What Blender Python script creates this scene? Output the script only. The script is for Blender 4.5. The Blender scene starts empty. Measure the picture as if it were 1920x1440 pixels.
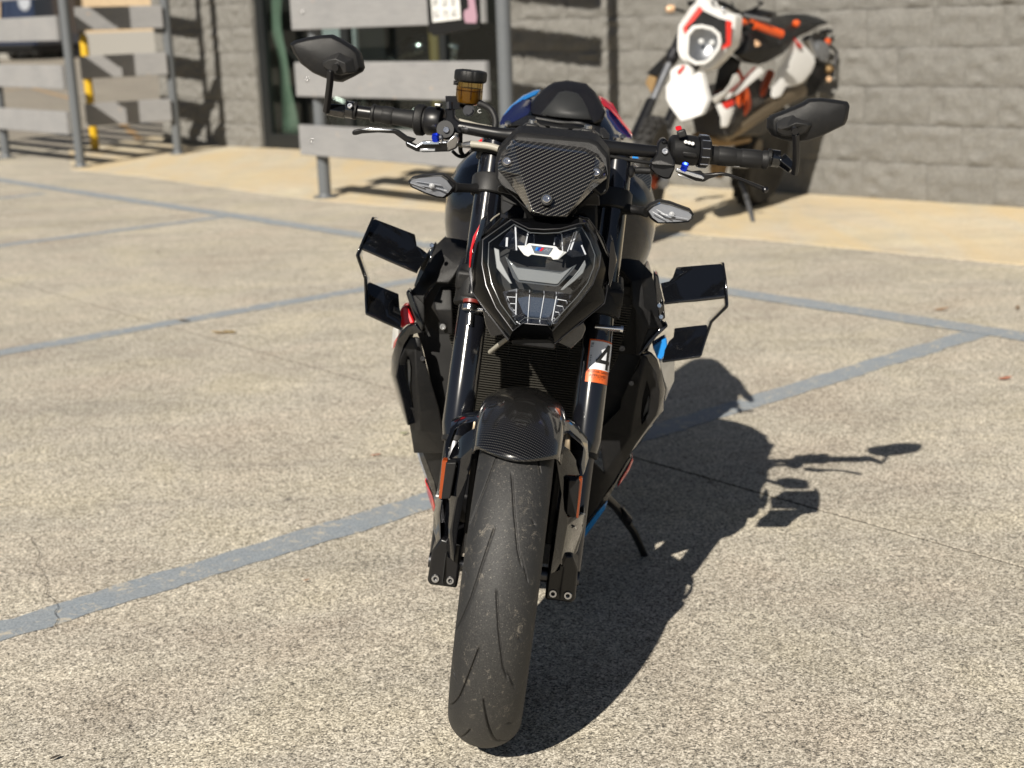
import bpy, bmesh, math, random
import numpy as np
from mathutils import Vector, Matrix, noise
random.seed(7); np.random.seed(7)
SC = bpy.context.scene
COL = SC.collection
rad = math.radians

# ------------------------------------------------------------------ camera, sky, sun, exposure
cam_d = bpy.data.cameras.new('camera')
cam = bpy.data.objects.new('camera', cam_d); COL.objects.link(cam); SC.camera = cam
cam_d.sensor_width = 36.0; cam_d.lens = 49.91; cam_d.clip_start = 0.05; cam_d.clip_end = 900
_p, _r = rad(14.6), rad(2.0)
_f = Vector((0, math.cos(_p), -math.sin(_p))); _x0 = Vector((1, 0, 0)); _u0 = _x0.cross(_f)
_x = _x0*math.cos(_r) - _u0*math.sin(_r); _u = _x0*math.sin(_r) + _u0*math.cos(_r)
cam.matrix_world = Matrix(((_x.x, _u.x, -_f.x, 0), (_x.y, _u.y, -_f.y, 0), (_x.z, _u.z, -_f.z, 1.22), (0, 0, 0, 1)))
cam_d.dof.use_dof = True; cam_d.dof.focus_distance = 2.3; cam_d.dof.aperture_fstop = 4.8; cam_d.dof.aperture_blades = 0

SUN = Vector((0.43, 1.0, -0.85)).normalized()
w = bpy.data.worlds.new('World'); SC.world = w; w.use_nodes = True
nt = w.node_tree; bg = nt.nodes['Background']
sky = nt.nodes.new('ShaderNodeTexSky'); sky.sky_type = 'NISHITA'; sky.sun_disc = False
sky.sun_elevation = math.asin(-SUN.z); sky.sun_rotation = math.atan2(-SUN.x, -SUN.y)
sky.air_density = 0.8; sky.dust_density = 0.3; sky.ozone_density = 1.2
hs = nt.nodes.new('ShaderNodeHueSaturation'); hs.inputs['Saturation'].default_value = .78; hs.inputs['Value'].default_value = .66
nt.links.new(sky.outputs[0], hs.inputs['Color']); nt.links.new(hs.outputs[0], bg.inputs['Color']); bg.inputs['Strength'].default_value = 0.05
sd = bpy.data.lights.new('sun', 'SUN'); sd.energy = 5.0; sd.angle = rad(0.5); sd.color = (1.0, 0.93, 0.82)
so = bpy.data.objects.new('sun', sd); COL.objects.link(so)
so.rotation_euler = SUN.to_track_quat('-Z', 'Y').to_euler(); so.location = (-3, -6, 8)
SC.view_settings.view_transform = 'Standard'; SC.view_settings.look = 'None'
SC.view_settings.exposure = 0.46; SC.view_settings.gamma = 1.0; SC.view_settings.use_curve_mapping = False
SC.render.engine = 'CYCLES'
SC.cycles.use_denoising = True
SC.cycles.max_bounces = 8; SC.cycles.transparent_max_bounces = 12; SC.cycles.caustics_reflective = False; SC.cycles.caustics_refractive = False

# ------------------------------------------------------------------ node helpers and materials
class NT:
    def __init__(s, name):
        s.m = bpy.data.materials.new(name); s.m.use_nodes = True
        s.t = s.m.node_tree; s.b = s.t.nodes['Principled BSDF']
    def n(s, typ, **kw):
        nd = s.t.nodes.new(typ)
        for k, v in kw.items():
            if k.startswith('i_'): nd.inputs[k[2:].replace('_', ' ')].default_value = v
            else: setattr(nd, k, v)
        return nd
    def l(s, a, b): s.t.links.new(a, b)
    def coord(s, kind='Object'): return s.n('ShaderNodeTexCoord').outputs[kind]
    def noise(s, vec, scale, detail=4, rough=.6, dist=0.0):
        nd = s.n('ShaderNodeTexNoise'); nd.inputs['Scale'].default_value = scale
        nd.inputs['Detail'].default_value = detail; nd.inputs['Roughness'].default_value = rough; nd.inputs['Distortion'].default_value = dist
        if vec is not None: s.l(vec, nd.inputs['Vector'])
        return nd.outputs['Fac']
    def ramp(s, fac, stops, interp='LINEAR'):
        nd = s.n('ShaderNodeValToRGB'); cr = nd.color_ramp; cr.interpolation = interp
        while len(cr.elements) < len(stops): cr.elements.new(0.5)
        for e, (p, c) in zip(cr.elements, stops):
            e.position = p; e.color = (c[0], c[1], c[2], 1) if isinstance(c, (tuple, list)) else (c, c, c, 1)
        s.l(fac, nd.inputs[0]); return nd.outputs[0]
    def math(s, op, a, b=None, c=None, clamp=False):
        nd = s.n('ShaderNodeMath', operation=op); nd.use_clamp = clamp
        for i, v in enumerate((a, b, c)):
            if v is None: continue
            if isinstance(v, (int, float)): nd.inputs[i].default_value = v
            else: s.l(v, nd.inputs[i])
        return nd.outputs[0]
    def mix(s, fac, a, b, mode='MIX'):
        nd = s.n('ShaderNodeMix', data_type='RGBA', blend_type=mode)
        for k, v in ((0, fac), (6, a), (7, b)):
            if isinstance(v, (int, float)): nd.inputs[k].default_value = v
            elif isinstance(v, (tuple, list)): nd.inputs[k].default_value = (v[0], v[1], v[2], 1)
            else: s.l(v, nd.inputs[k])
        return nd.outputs[2]
    def bump(s, h, strength=.3, dist=.01):
        nd = s.n('ShaderNodeBump'); nd.inputs['Strength'].default_value = strength; nd.inputs['Distance'].default_value = dist
        s.l(h, nd.inputs['Height']); s.l(nd.outputs[0], s.b.inputs['Normal'])
    def set(s, base=None, rough=None, metal=None, coat=None, spec=None, crough=None):
        for k, v in (('Base Color', base), ('Roughness', rough), ('Metallic', metal), ('Coat Weight', coat), ('Specular IOR Level', spec), ('Coat Roughness', crough)):
            if v is None: continue
            if isinstance(v, (int, float)): s.b.inputs[k].default_value = v
            elif isinstance(v, (tuple, list)): s.b.inputs[k].default_value = (v[0], v[1], v[2], 1)
            else: s.l(v, s.b.inputs[k])
        return s

def simple(name, base, rough=.5, metal=0., coat=0., spec=.5, grain=0., gscale=900., dust=0.):
    a = NT(name); a.set(base=base, rough=rough, metal=metal, coat=coat, spec=spec, crough=.03)
    co = a.coord()
    if grain: a.bump(a.noise(co, gscale, 2), grain, .0006)
    if dust:
        d = a.ramp(a.noise(co, 60, 6, .75), [(.52, 0.), (.78, dust)])
        c = a.mix(d, base, (.22, .19, .15)); a.set(base=c)
    n2 = a.noise(co, 14, 3)
    a.set(rough=a.ramp(n2, [(.3, max(0, rough*.85)), (.7, min(1, rough*1.18))]))
    return a.m

def carbon_mat(name, d1, d2, f1, f2, hi=.16):
    a = NT(name); co = a.coord()
    def dot(d):
        v = a.n('ShaderNodeVectorMath', operation='DOT_PRODUCT'); a.l(co, v.inputs[0]); v.inputs[1].default_value = d; return v.outputs['Value']
    s, t = dot(d1), dot(d2)
    st = a.math('SINE', a.math('MULTIPLY', s, f1*2*math.pi))
    tt = a.math('SINE', a.math('ADD', a.math('MULTIPLY', t, f2*2*math.pi), a.math('MULTIPLY', st, .9)))
    stripe = a.ramp(st, [(.40, 0.), (.75, 1.)]); dash = a.ramp(tt, [(.30, .25), (.7, 1.)])
    mask = a.math('MULTIPLY', stripe, dash)
    a.set(base=a.mix(mask, (.006, .006, .007), (hi, hi*.95, hi*.86)), rough=.26, metal=.4, coat=1., crough=.03)
    return a.m

M = {}
M['rib_bright'] = simple('bright_reflector_edge', (.62, .64, .68), .2, coat=1.)
M['bezel'] = simple('deep_black_bezel', (.0025, .0026, .003), .14, spec=.10, coat=.10)
M['gloss'] = simple('gloss_black_paint', (.004, .0045, .006), .10, coat=1.0)
M['tank_paint'] = simple('black_metallic_paint', (.004, .006, .012), .16, spec=.35, coat=.45)
M['satin'] = simple('black_textured_plastic', (.0085, .0085, .009), .48, spec=.32, grain=.5, gscale=1400, dust=.05)
M['satin_grey'] = simple('dark_grey_plastic', (.017, .017, .0175), .45, spec=.4, grain=.4, gscale=1400, dust=.06)
M['rubber'] = simple('black_rubber', (.0095, .0095, .010), .55, spec=.35, grain=.35, gscale=700)
M['black_alu'] = simple('black_anodised_metal', (.007, .007, .008), .32, spec=.45)
M['fork_black'] = simple('gloss_black_fork_tube', (.006, .0065, .009), .16, coat=.9)
M['void'] = simple('dark_recess_plastic', (.006, .006, .006), .7)
M['chrome'] = simple('polished_metal', (.75, .75, .76), .12, metal=1.)
M['steel'] = simple('brushed_steel', (.55, .55, .56), .28, metal=1.)
M['dark_steel'] = simple('dark_steel', (.09, .09, .095), .35, metal=1.)
M['silver_edge'] = simple('machined_bright_edge', (.72, .76, .84), .2, metal=.9)
M['blue_anod'] = simple('blue_anodised_metal', (.01, .04, .65), .22, metal=.8)
M['red_paint'] = simple('red_paint', (.62, .012, .018), .22, coat=1.)
M['blue_paint'] = simple('light_blue_paint', (.02, .22, .62), .22, coat=1.)
M['navy_paint'] = simple('dark_blue_paint', (.011, .015, .075), .25, coat=1.)
M['white_paint'] = simple('white_paint', (.78, .78, .76), .25, coat=.7)
M['white_plastic'] = simple('white_plastic', (.70, .70, .69), .35)
M['seat_vinyl'] = simple('black_seat_vinyl', (.007, .007, .009), .5, spec=.35, grain=.3, gscale=900)
M['seat_grey'] = simple('charcoal_seat_vinyl', (.022, .023, .024), .6, spec=.35, grain=.3, gscale=900)
M['amber'] = simple('amber_reflector', (.26, .042, .004), .2, coat=.6)
M['guide_rim'] = simple('dark_light_guide_rim', (.07, .075, .08), .25, coat=.6)
M['cell_chrome'] = simple('smoked_reflector', (.34, .35, .38), .14, metal=1.)
M['guide'] = simple('milky_light_guide', (.20, .21, .215), .3, coat=.6)
M['emblem_grey'] = simple('emblem_grey_field', (.10, .12, .15), .35)
M['mark_black'] = simple('black_print', (.006, .006, .006), .5)
M['sticker_white'] = simple('sticker_white', (.66, .68, .72), .4)
M['sticker_orange'] = simple('sticker_orange', (.62, .11, .02), .4)
M['hose_grey'] = simple('braided_hose', (.33, .31, .26), .42, grain=.5, gscale=1600)
M['fins'] = simple('radiator_fin_metal', (.07, .066, .056), .45, metal=.4)
M['engine_dark'] = simple('dark_grey_engine_case', (.055, .05, .045), .5, metal=.3)
M['orange'] = simple('orange_paint', (.60, .085, .014), .35, coat=.3)
M['orange_dark'] = simple('orange_frame_powder_coat', (.55, .075, .012), .4)
M['red_print'] = simple('red_print', (.62, .03, .02), .35)
M['bronze'] = simple('bronze_engine_case', (.22, .14, .06), .45, metal=.5)
M['pipe'] = simple('heat_tinted_exhaust', (.20, .16, .11), .38, metal=.7)
M['post_grey'] = simple('grey_painted_steel', (.115, .125, .135), .45, dust=.15)
M['bollard_yellow'] = simple('yellow_bollard_paint', (.60, .37, .012), .45)
M['door_frame'] = simple('dark_bronze_door_frame', (.012, .014, .015), .4)
M['pink'] = simple('pink_print', (.40, .25, .31), .5)
M['navy_car'] = simple('navy_vehicle_paint', (.012, .022, .055), .2, coat=1.)
M['tyre_far'] = simple('tyre_rubber', (.022, .021, .020), .75)
M['dark_red'] = simple('dark_red_plastic', (.16, .02, .015), .4)
M['pale_amber'] = simple('pale_amber_lens', (.62, .40, .24), .25, coat=.5)
M['mirror_glass'] = simple('mirror_glass', (.85, .85, .85), .02, metal=1.)
M['carbon_screen'] = carbon_mat('carbon_twill_screen', (-.50, 0, .866), (.866, 0, .5), 205, 350, .24)
M['carbon_fender'] = carbon_mat('carbon_twill_fender', (.30, .62, .72), (.95, -.2, -.2), 215, 340, .10)

def glass(name, tint=(1, 1, 1), ior=1.5, rough=.0):
    m = bpy.data.materials.new(name); m.use_nodes = True; t = m.node_tree
    for n_ in list(t.nodes): t.nodes.remove(n_)
    o = t.nodes.new('ShaderNodeOutputMaterial'); mx = t.nodes.new('ShaderNodeMixShader')
    tr = t.nodes.new('ShaderNodeBsdfTransparent'); gl = t.nodes.new('ShaderNodeBsdfGlossy'); lw = t.nodes.new('ShaderNodeLayerWeight'); lw.inputs['Blend'].default_value = .5
    pw = t.nodes.new('ShaderNodeMath'); pw.operation = 'POWER'; pw.inputs[1].default_value = 5.; fr = t.nodes.new('ShaderNodeMath'); fr.operation = 'MULTIPLY_ADD'; f0 = ((ior-1)/(ior+1))**2
    tr.inputs[0].default_value = (*tint, 1); gl.inputs['Roughness'].default_value = rough; fr.inputs[1].default_value = 1-f0; fr.inputs[2].default_value = f0; t.links.new(lw.outputs['Facing'], pw.inputs[0]); t.links.new(pw.outputs[0], fr.inputs[0])
    t.links.new(fr.outputs[0], mx.inputs[0]); t.links.new(tr.outputs[0], mx.inputs[1]); t.links.new(gl.outputs[0], mx.inputs[2]); t.links.new(mx.outputs[0], o.inputs[0])
    return m
M['lens'] = glass('clear_lens', (.93, .94, .95), 1.55, .01)
M['signal_lens'] = glass('clear_signal_lens', (.74, .75, .77), 1.6, .04)
M['amber_fluid'] = glass('smoked_amber_reservoir', (.60, .49, .26), 1.45, .03)
M['shop_glass'] = glass('shop_window_glass', (.80, .85, .83), 1.5, .0)

# --- tyre tread rubber with dust specks
a = NT('worn_tyre_tread'); co = a.coord()
n1 = a.noise(co, 420, 3, .7); n2 = a.noise(co, 26, 5, .7); n3 = a.noise(co, 110, 6, .8)
base = a.mix(a.ramp(n1, [(.42, 0.), (.66, 1.)]), (.014, .014, .0145), (.042, .041, .040))
base = a.mix(a.ramp(n2, [(.35, 0.), (.70, .6)]), base, (.034, .034, .033))
base = a.mix(a.ramp(n3, [(.605, 0.), (.66, .8)]), base, (.17, .155, .13))
sp = a.n('ShaderNodeTexVoronoi'); sp.inputs['Scale'].default_value = 190; a.l(co, sp.inputs['Vector'])
base = a.mix(a.ramp(sp.outputs['Distance'], [(.10, .6), (.2, 0.)]), base, (.15, .14, .125))
sx = a.n('ShaderNodeSeparateXYZ'); a.l(co, sx.inputs[0]); ax_ = a.math('ABSOLUTE', sx.outputs[0]); ed = a.math('ADD', ax_, a.math('MULTIPLY', a.math('SUBTRACT', n2, .5), .03))
base = a.mix(a.ramp(ed, [(.026, 0.), (.046, .8)]), base, (.011, .0115, .0125))
n4 = a.noise(co, 34, 8, .85, 1.2); sc = a.math('MULTIPLY', a.ramp(n4, [(.57, 0.), (.62, 1.)]), a.ramp(ax_, [(.012, .15), (.035, .9), (.056, .6)]))
base = a.mix(sc, base, (.15, .135, .112))
a.set(base=base, rough=.62); a.bump(a.noise(co, 700, 3, .8), .5, .0008); M['tyre'] = a.m

# --- exposed aggregate concrete
def concrete(name, tint, dark, light, blot=(.85, 1.1), fine=1.0, stain=None):
    a = NT(name); co = a.coord()
    v1 = a.n('ShaderNodeTexVoronoi'); v1.inputs['Scale'].default_value = 340; a.l(co, v1.inputs['Vector'])
    v2 = a.n('ShaderNodeTexVoronoi'); v2.inputs['Scale'].default_value = 150; a.l(co, v2.inputs['Vector'])
    bw = a.n('ShaderNodeSeparateColor'); a.l(v1.outputs['Color'], bw.inputs[0])
    bw2 = a.n('ShaderNodeSeparateColor'); a.l(v2.outputs['Color'], bw2.inputs[0])
    n = a.noise(co, 300, 4, .8)
    g = a.math('ADD', a.math('MULTIPLY', bw.outputs[0], .42), a.math('ADD', a.math('MULTIPLY', bw2.outputs[1], .18), a.math('MULTIPLY', n, .40)))
    c = a.ramp(g, [(.26, dark), (.43, tuple(x*.72 for x in tint)), (.55, tint), (.71, light)])
    big = a.noise(co, .9, 6, .62, .4); mid = a.noise(co, 6, 5, .6)
    c = a.mix(1.0, c, a.ramp(big, [(.28, blot[0]), (.72, blot[1])]), 'MULTIPLY')
    c = a.mix(1.0, c, a.ramp(mid, [(.3, .90), (.7, 1.06)]), 'MULTIPLY')
    dk = a.noise(co, 2.3, 7, .75, .6)
    c = a.mix(a.ramp(dk, [(.63, 0.), (.78, .35)]), c, (.20, .17, .14))
    sm = a.n('ShaderNodeMapping'); a.l(co, sm.inputs[0]); sm.inputs['Rotation'].default_value = (0, 0, rad(49)); sm.inputs['Scale'].default_value = (.35, 1.8, 1)
    sk = a.noise(sm.outputs[0], 1.6, 6, .7, .3); c = a.mix(1.0, c, a.ramp(sk, [(.30, (.82, .83, .85)), (.5, (1, 1, 1)), (.72, (1.10, 1.09, 1.06))]), 'MULTIPLY')
    tc = a.noise(co, 1.7, 5, .6, .3); c = a.mix(1.0, c, a.ramp(tc, [(.34, (.97, .94, .93)), (.5, (1, 1, 1)), (.66, (1.04, 1.03, .97))]), 'MULTIPLY')
    sp2 = a.noise(co, 4.5, 3, .5); c = a.mix(a.ramp(sp2, [(.70, 0.), (.76, .30)]), c, (.25, .22, .19))
    v3 = a.n('ShaderNodeTexVoronoi'); v3.inputs['Scale'].default_value = 2.6; a.l(co, v3.inputs['Vector']); c = a.mix(a.ramp(v3.outputs['Distance'], [(.018, .65), (.034, 0.)]), c, (.08, .075, .07))
    tm = a.n('ShaderNodeMapping'); a.l(co, tm.inputs[0]); tm.inputs['Rotation'].default_value = (0, 0, rad(-41)); tm.inputs['Scale'].default_value = (.12, 2.6, 1)
    tn = a.noise(tm.outputs[0], 2.2, 5, .65, .2); c = a.mix(a.ramp(tn, [(.60, 0.), (.72, .28)]), c, (.24, .22, .20))
    if stain:
        mp = a.n('ShaderNodeMapping'); a.l(co, mp.inputs[0]); mp.inputs['Rotation'].default_value = (0, 0, rad(-47)); mp.inputs['Scale'].default_value = (3.2, .7, 1)
        sn = a.noise(mp.outputs[0], .9, 6, .65, .5)
        c = a.mix(a.ramp(sn, [(.38, 0.), (.66, .85)]), c, stain)
    a.set(base=c, rough=.85, spec=.3)
    a.bump(a.math('ADD', g, a.math('MULTIPLY', mid, .3)), .55*fine, .0035)
    return a.m
M['concrete'] = concrete('exposed_aggregate_concrete', (.49, .445, .365), (.085, .08, .07), (.82, .765, .655))
M['walk'] = concrete('pale_stained_concrete', (.62, .555, .43), (.40, .345, .25), (.70, .64, .52), (.93, 1.05), .4, (.58, .455, .27))
M['far_ground'] = concrete('old_grey_concrete', (.33, .30, .25), (.16, .14, .12), (.42, .38, .32), (.8, 1.1), .4)
M['joint'] = simple('dark_joint_filler', (.016, .015, .013), .95, spec=.05)

a = NT('worn_blue_grey_line_paint'); co = a.coord()
n1 = a.noise(co, 190, 4, .8); n2 = a.noise(co, 5, 6, .7); n3 = a.noise(co, 22, 7, .85, .8)
c = a.ramp(n1, [(.34, (.15, .175, .20)), (.5, (.25, .285, .32)), (.68, (.36, .395, .42))])
c = a.mix(a.ramp(n2, [(.35, .0), (.75, .22)]), c, (.33, .30, .26))
c = a.mix(a.ramp(n3, [(.555, 0.), (.60, .9)]), c, (.50, .45, .36))
a.set(base=c, rough=.75, spec=.35); a.bump(n1, .5, .002); M['line'] = a.m
M['line_orange'] = simple('faded_orange_line_paint', (.42, .27, .13), .8)

# --- split-face block, mortar, wood plank
a = NT('split_face_block'); co = a.coord()
oi = a.n('ShaderNodeObjectInfo')
n1 = a.noise(co, 55, 6, .7); n2 = a.noise(co, 9, 5, .65); n3 = a.noise(co, 300, 3, .7)
c = a.ramp(n1, [(.25, (.165, .161, .150)), (.55, (.245, .239, .222)), (.8, (.33, .322, .30))])
c = a.mix(a.ramp(n2, [(.3, .0), (.75, .35)]), c, (.18, .175, .162))
c = a.mix(1., c, a.ramp(oi.outputs['Random'], [(0., .97), (1., 1.03)]), 'MULTIPLY')
c = a.mix(1., c, a.ramp(n3, [(.3, .86), (.7, 1.1)]), 'MULTIPLY')
a.set(base=c, rough=.9, spec=.2); a.bump(a.math('ADD', n1, a.math('MULTIPLY', n3, .4)), .65, .022); M['block'] = a.m
M['mortar'] = simple('grey_mortar', (.29, .28, .258), .9, grain=.5, gscale=200)
a = NT('tan_stucco'); co = a.coord(); n1 = a.noise(co, 6, 5, .7)
a.set(base=a.ramp(n1, [(.3, (.40, .30, .19)), (.55, (.50, .38, .245)), (.8, (.56, .43, .28))]), rough=.9); a.bump(n1, .6, .1); M['stucco'] = a.m
a = NT('weathered_grey_paint_plank'); co = a.coord()
mp = a.n('ShaderNodeMapping'); a.l(co, mp.inputs[0]); mp.inputs['Scale'].default_value = (1.2, 14, 22)
g1 = a.noise(mp.outputs[0], 6, 6, .7, .3); g2 = a.noise(co, 3, 4, .6); g3 = a.noise(co, 16, 3, .5)
c = a.ramp(g1, [(.3, (.205, .205, .21)), (.6, (.27, .27, .272)), (.8, (.325, .322, .318))])
c = a.mix(a.ramp(g2, [(.4, 0.), (.75, .35)]), c, (.36, .35, .345))
c = a.mix(a.ramp(g3, [(.70, 0.), (.76, .7)]), c, (.48, .36, .26))
a.set(base=c, rough=.75, spec=.3); a.bump(g1, .35, .004); M['plank'] = a.m
# ------------------------------------------------------------------ mesh helpers
def link(name, me, mat, parent=None):
    o = bpy.data.objects.new(name, me); COL.objects.link(o)
    if mat is not None: me.materials.append(M[mat] if isinstance(mat, str) else mat)
    if parent is not None: o.parent = parent
    return o

def obj(name, verts, faces, mat, parent=None, smooth=True, solid=0., bevel=0., sub=0, face_to=None, sharp=38, off=-1, seg=2):
    me = bpy.data.meshes.new(name)
    me.from_pydata([tuple(v) for v in verts], [], [tuple(f) for f in faces]); me.update()
    if not face_to:
        b = bmesh.new(); b.from_mesh(me); bmesh.ops.recalc_face_normals(b, faces=b.faces); b.to_mesh(me); b.free()
    else:
        b = bmesh.new(); b.from_mesh(me); bmesh.ops.recalc_face_normals(b, faces=b.faces)
        s = sum((f.normal*f.calc_area() for f in b.faces), Vector())
        if s.dot(Vector(face_to)) < 0: bmesh.ops.reverse_faces(b, faces=b.faces)
        b.to_mesh(me); b.free()
    if smooth:
        me.polygons.foreach_set('use_smooth', [True]*len(me.polygons))
        if sharp: me.set_sharp_from_angle(angle=rad(sharp))
    o = link(name, me, mat, parent)
    if sub:
        m = o.modifiers.new('sub', 'SUBSURF'); m.levels = sub; m.render_levels = sub
    if solid:
        m = o.modifiers.new('solid', 'SOLIDIFY'); m.thickness = solid; m.offset = off
    if bevel:
        m = o.modifiers.new('bevel', 'BEVEL'); m.width = bevel; m.segments = seg; m.limit_method = 'ANGLE'; m.angle_limit = rad(32)
    return o

def prism_vf(pts, vec):
    n = len(pts); v = [Vector(p) for p in pts]; vec = Vector(vec)
    V = v + [p+vec for p in v]
    return V, [tuple(range(n)), tuple(range(2*n-1, n-1, -1))] + [(i, (i+1) % n, n+(i+1) % n, n+i) for i in range(n)]

def prism(name, pts, vec, mat, parent=None, bevel=.002, **kw):
    V, Fc = prism_vf(pts, vec)
    return obj(name, V, Fc, mat, parent, bevel=bevel, **kw)

def loops_vf(loops, cap=(True, True), closed=True):
    n = len(loops[0]); V = [Vector(p) for L in loops for p in L]; Fc = []
    for k in range(len(loops)-1):
        for i in range(n if closed else n-1):
            j = (i+1) % n
            Fc.append((k*n+i, k*n+j, (k+1)*n+j, (k+1)*n+i))
    if cap[0]: Fc.append(tuple(range(n)))
    if cap[1]: Fc.append(tuple((len(loops)-1)*n+i for i in range(n-1, -1, -1)))
    return V, Fc

def loft(name, loops, mat, parent=None, cap=(True, True), **kw):
    V, Fc = loops_vf(loops, cap); return obj(name, V, Fc, mat, parent, **kw)

def catmull(pts, k=6):
    P = [Vector(p) for p in pts]
    if len(P) < 3: return P
    Q_ = [P[0]*2-P[1]] + P + [P[-1]*2-P[-2]]; out = []
    for i in range(1, len(Q_)-2):
        for j in range(k):
            t = j/k; p0, p1, p2, p3 = Q_[i-1:i+3]
            out.append(.5*((2*p1)+(p2-p0)*t+(2*p0-5*p1+4*p2-p3)*t*t+(3*p1-p0-3*p2+p3)*t**3))
    out.append(P[-1]); return out

def tube_vf(pts, r, n=12, smooth=0, sq=1.0):
    P = catmull(pts, smooth) if smooth else [Vector(p) for p in pts]
    if not isinstance(r, (list, tuple)): R_ = [r]*len(P)
    else:
        R_ = [float(np.interp(i/(len(P)-1)*(len(r)-1), range(len(r)), r)) for i in range(len(P))]
    loops = []; up = None
    for i, p in enumerate(P):
        t = (P[min(i+1, len(P)-1)]-P[max(i-1, 0)]).normalized()
        if up is None: up = t.cross(Vector((0, 0, 1)) if abs(t.z) < .9 else Vector((0, 1, 0))).normalized()
        up = (up - t*up.dot(t)).normalized(); s = t.cross(up)
        loops.append([p + (up*math.cos(a)+s*math.sin(a)*sq)*R_[i] for a in [2*math.pi*k/n for k in range(n)]])
    return loops_vf(loops)

def tube(name, pts, r, mat, parent=None, n=12, smooth=0, sq=1.0, **kw):
    V, Fc = tube_vf(pts, r, n, smooth, sq); return obj(name, V, Fc, mat, parent, **kw)

def lathe_vf(prof, c, ax, n=32, rf=None):
    ax = Vector(ax).normalized(); u = ax.orthogonal().normalized(); v = ax.cross(u); c = Vector(c); loops = []
    for (r, h) in prof:
        loops.append([c+ax*h+(u*math.cos(a)+v*math.sin(a))*r*(rf(a) if rf else 1) for a in [2*math.pi*k/n for k in range(n)]])
    return loops_vf(loops)

def lathe(name, prof, c, ax, mat, parent=None, n=32, rf=None, **kw):
    V, Fc = lathe_vf(prof, c, ax, n, rf); return obj(name, V, Fc, mat, parent, **kw)

def join_vf(parts):
    V, Fc = [], []
    for v, f in parts:
        k = len(V); V += list(v); Fc += [tuple(i+k for i in q) for q in f]
    return V, Fc

def box_vf(c, s, rot=None):
    V = []
    for x in (-.5, .5):
        for y in (-.5, .5):
            for z in (-.5, .5):
                p = Vector((x*s[0], y*s[1], z*s[2]))
                if rot is not None: p = rot @ p
                V.append(Vector(c)+p)
    return V, [(0, 1, 3, 2), (4, 6, 7, 5), (0, 4, 5, 1), (2, 3, 7, 6), (0, 2, 6, 4), (1, 5, 7, 3)]

def box(name, c, s, mat, parent=None, rot=None, bevel=.003, **kw):
    V, Fc = box_vf(c, s, rot); return obj(name, V, Fc, mat, parent, bevel=bevel, **kw)

def bolt(name, c, ax, r, h, mat, parent):
    # socket head: rim, recess
    return lathe(name, [(r*.55, 0), (r, 0), (r, h*.8), (r*.86, h), (r*.5, h), (r*.45, h*.35), (.0001, h*.35)], c, ax, mat, parent, n=20)

def mid(a, b, t=.5): return tuple(a[i]*(1-t)+b[i]*t for i in range(3))
def add(p, d): return (p[0]+d[0], p[1]+d[1], p[2]+d[2])
def sgn(o, label, cat, group=None):
    o['label'] = label; o['category'] = cat
    if group: o['group'] = group
    return o
def thing(name, label, cat, loc=(0, 0, 0), rot=(0, 0, 0), group=None):
    e = bpy.data.objects.new(name, None); COL.objects.link(e); e.location = loc; e.rotation_euler = rot
    e.empty_display_size = .1
    return sgn(e, label, cat, group)
def text_vf(s, size, align='CENTER'):
    cu = bpy.data.curves.new('t', 'FONT'); cu.body = s; cu.size = size; cu.align_x = align; cu.align_y = 'CENTER'; cu.resolution_u = 3
    o = bpy.data.objects.new('t', cu); COL.objects.link(o)
    dg = bpy.context.evaluated_depsgraph_get(); dg.update()
    me = bpy.data.meshes.new_from_object(o.evaluated_get(dg))
    V = [v.co.copy() for v in me.vertices]; Fc = [tuple(p.vertices) for p in me.polygons]
    bpy.data.objects.remove(o); bpy.data.curves.remove(cu); bpy.data.meshes.remove(me)
    return V, Fc

# ------------------------------------------------------------------ setting: ground, slabs, painted lines
FD = Vector((.657, -.754, 0)).normalized()      # direction of the parking grid's long line and of the fence
FP = Vector((.754, .657, 0)).normalized()       # direction of the stall lines
WD = Vector((.7415, -.6709, 0)); WB = Vector((.6709, .7415, 0))   # along the block wall / into the building
W0 = Vector((1.14, 10.172, 0))
def kind(o, k='structure'): o['kind'] = k; return o

kind(obj('ground', [(-220, -60, -.02), (220, -60, -.02), (220, 420, -.02), (-220, 420, -.02)], [(0, 1, 2, 3)], 'far_ground', smooth=False))
# slabs of the lot meet at a narrow sunken joint that runs along FD
JP = Vector((0.324, 3.831, 0))
def slab(name, a0, a1, b0, b1, mat, z=0., org=JP, th=.018):
    p = [org+FD*a+FP*b for a, b in ((a0, b0), (a1, b0), (a1, b1), (a0, b1))]
    return prism(name, [(q.x, q.y, z) for q in p], (0, 0, -th), mat, bevel=0, smooth=False)
kind(slab('lot_slab', -26, 14, -13, -.005, 'concrete'))
kind(slab('lot_slab', -26, 14, .005, 3.62, 'concrete'))
kind(slab('joint_bed', -26, 14, -.0048, .0048, 'joint', z=-.0025, th=.010))
# pale stained walk in front of the building: outline follows the edge of the clean concrete
wk = [(-3.9, 12.9), (-3.0, 12.0), (-2.2, 11.0), (-1.35, 10.02), (-.2, 9.0), (.55, 8.25), (1.32, 7.62), (2.2, 6.75), (3.2, 5.85), (6.5, 2.7), (9.5, 4.6), (3.6, 9.6), (.2, 12.6), (-1.2, 15.2), (-3.6, 17.2), (-4.6, 15.2)]
kind(prism('walkway', [(x, y, .004) for x, y in wk], (0, 0, -.02), 'walk', bevel=0, smooth=False))

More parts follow.
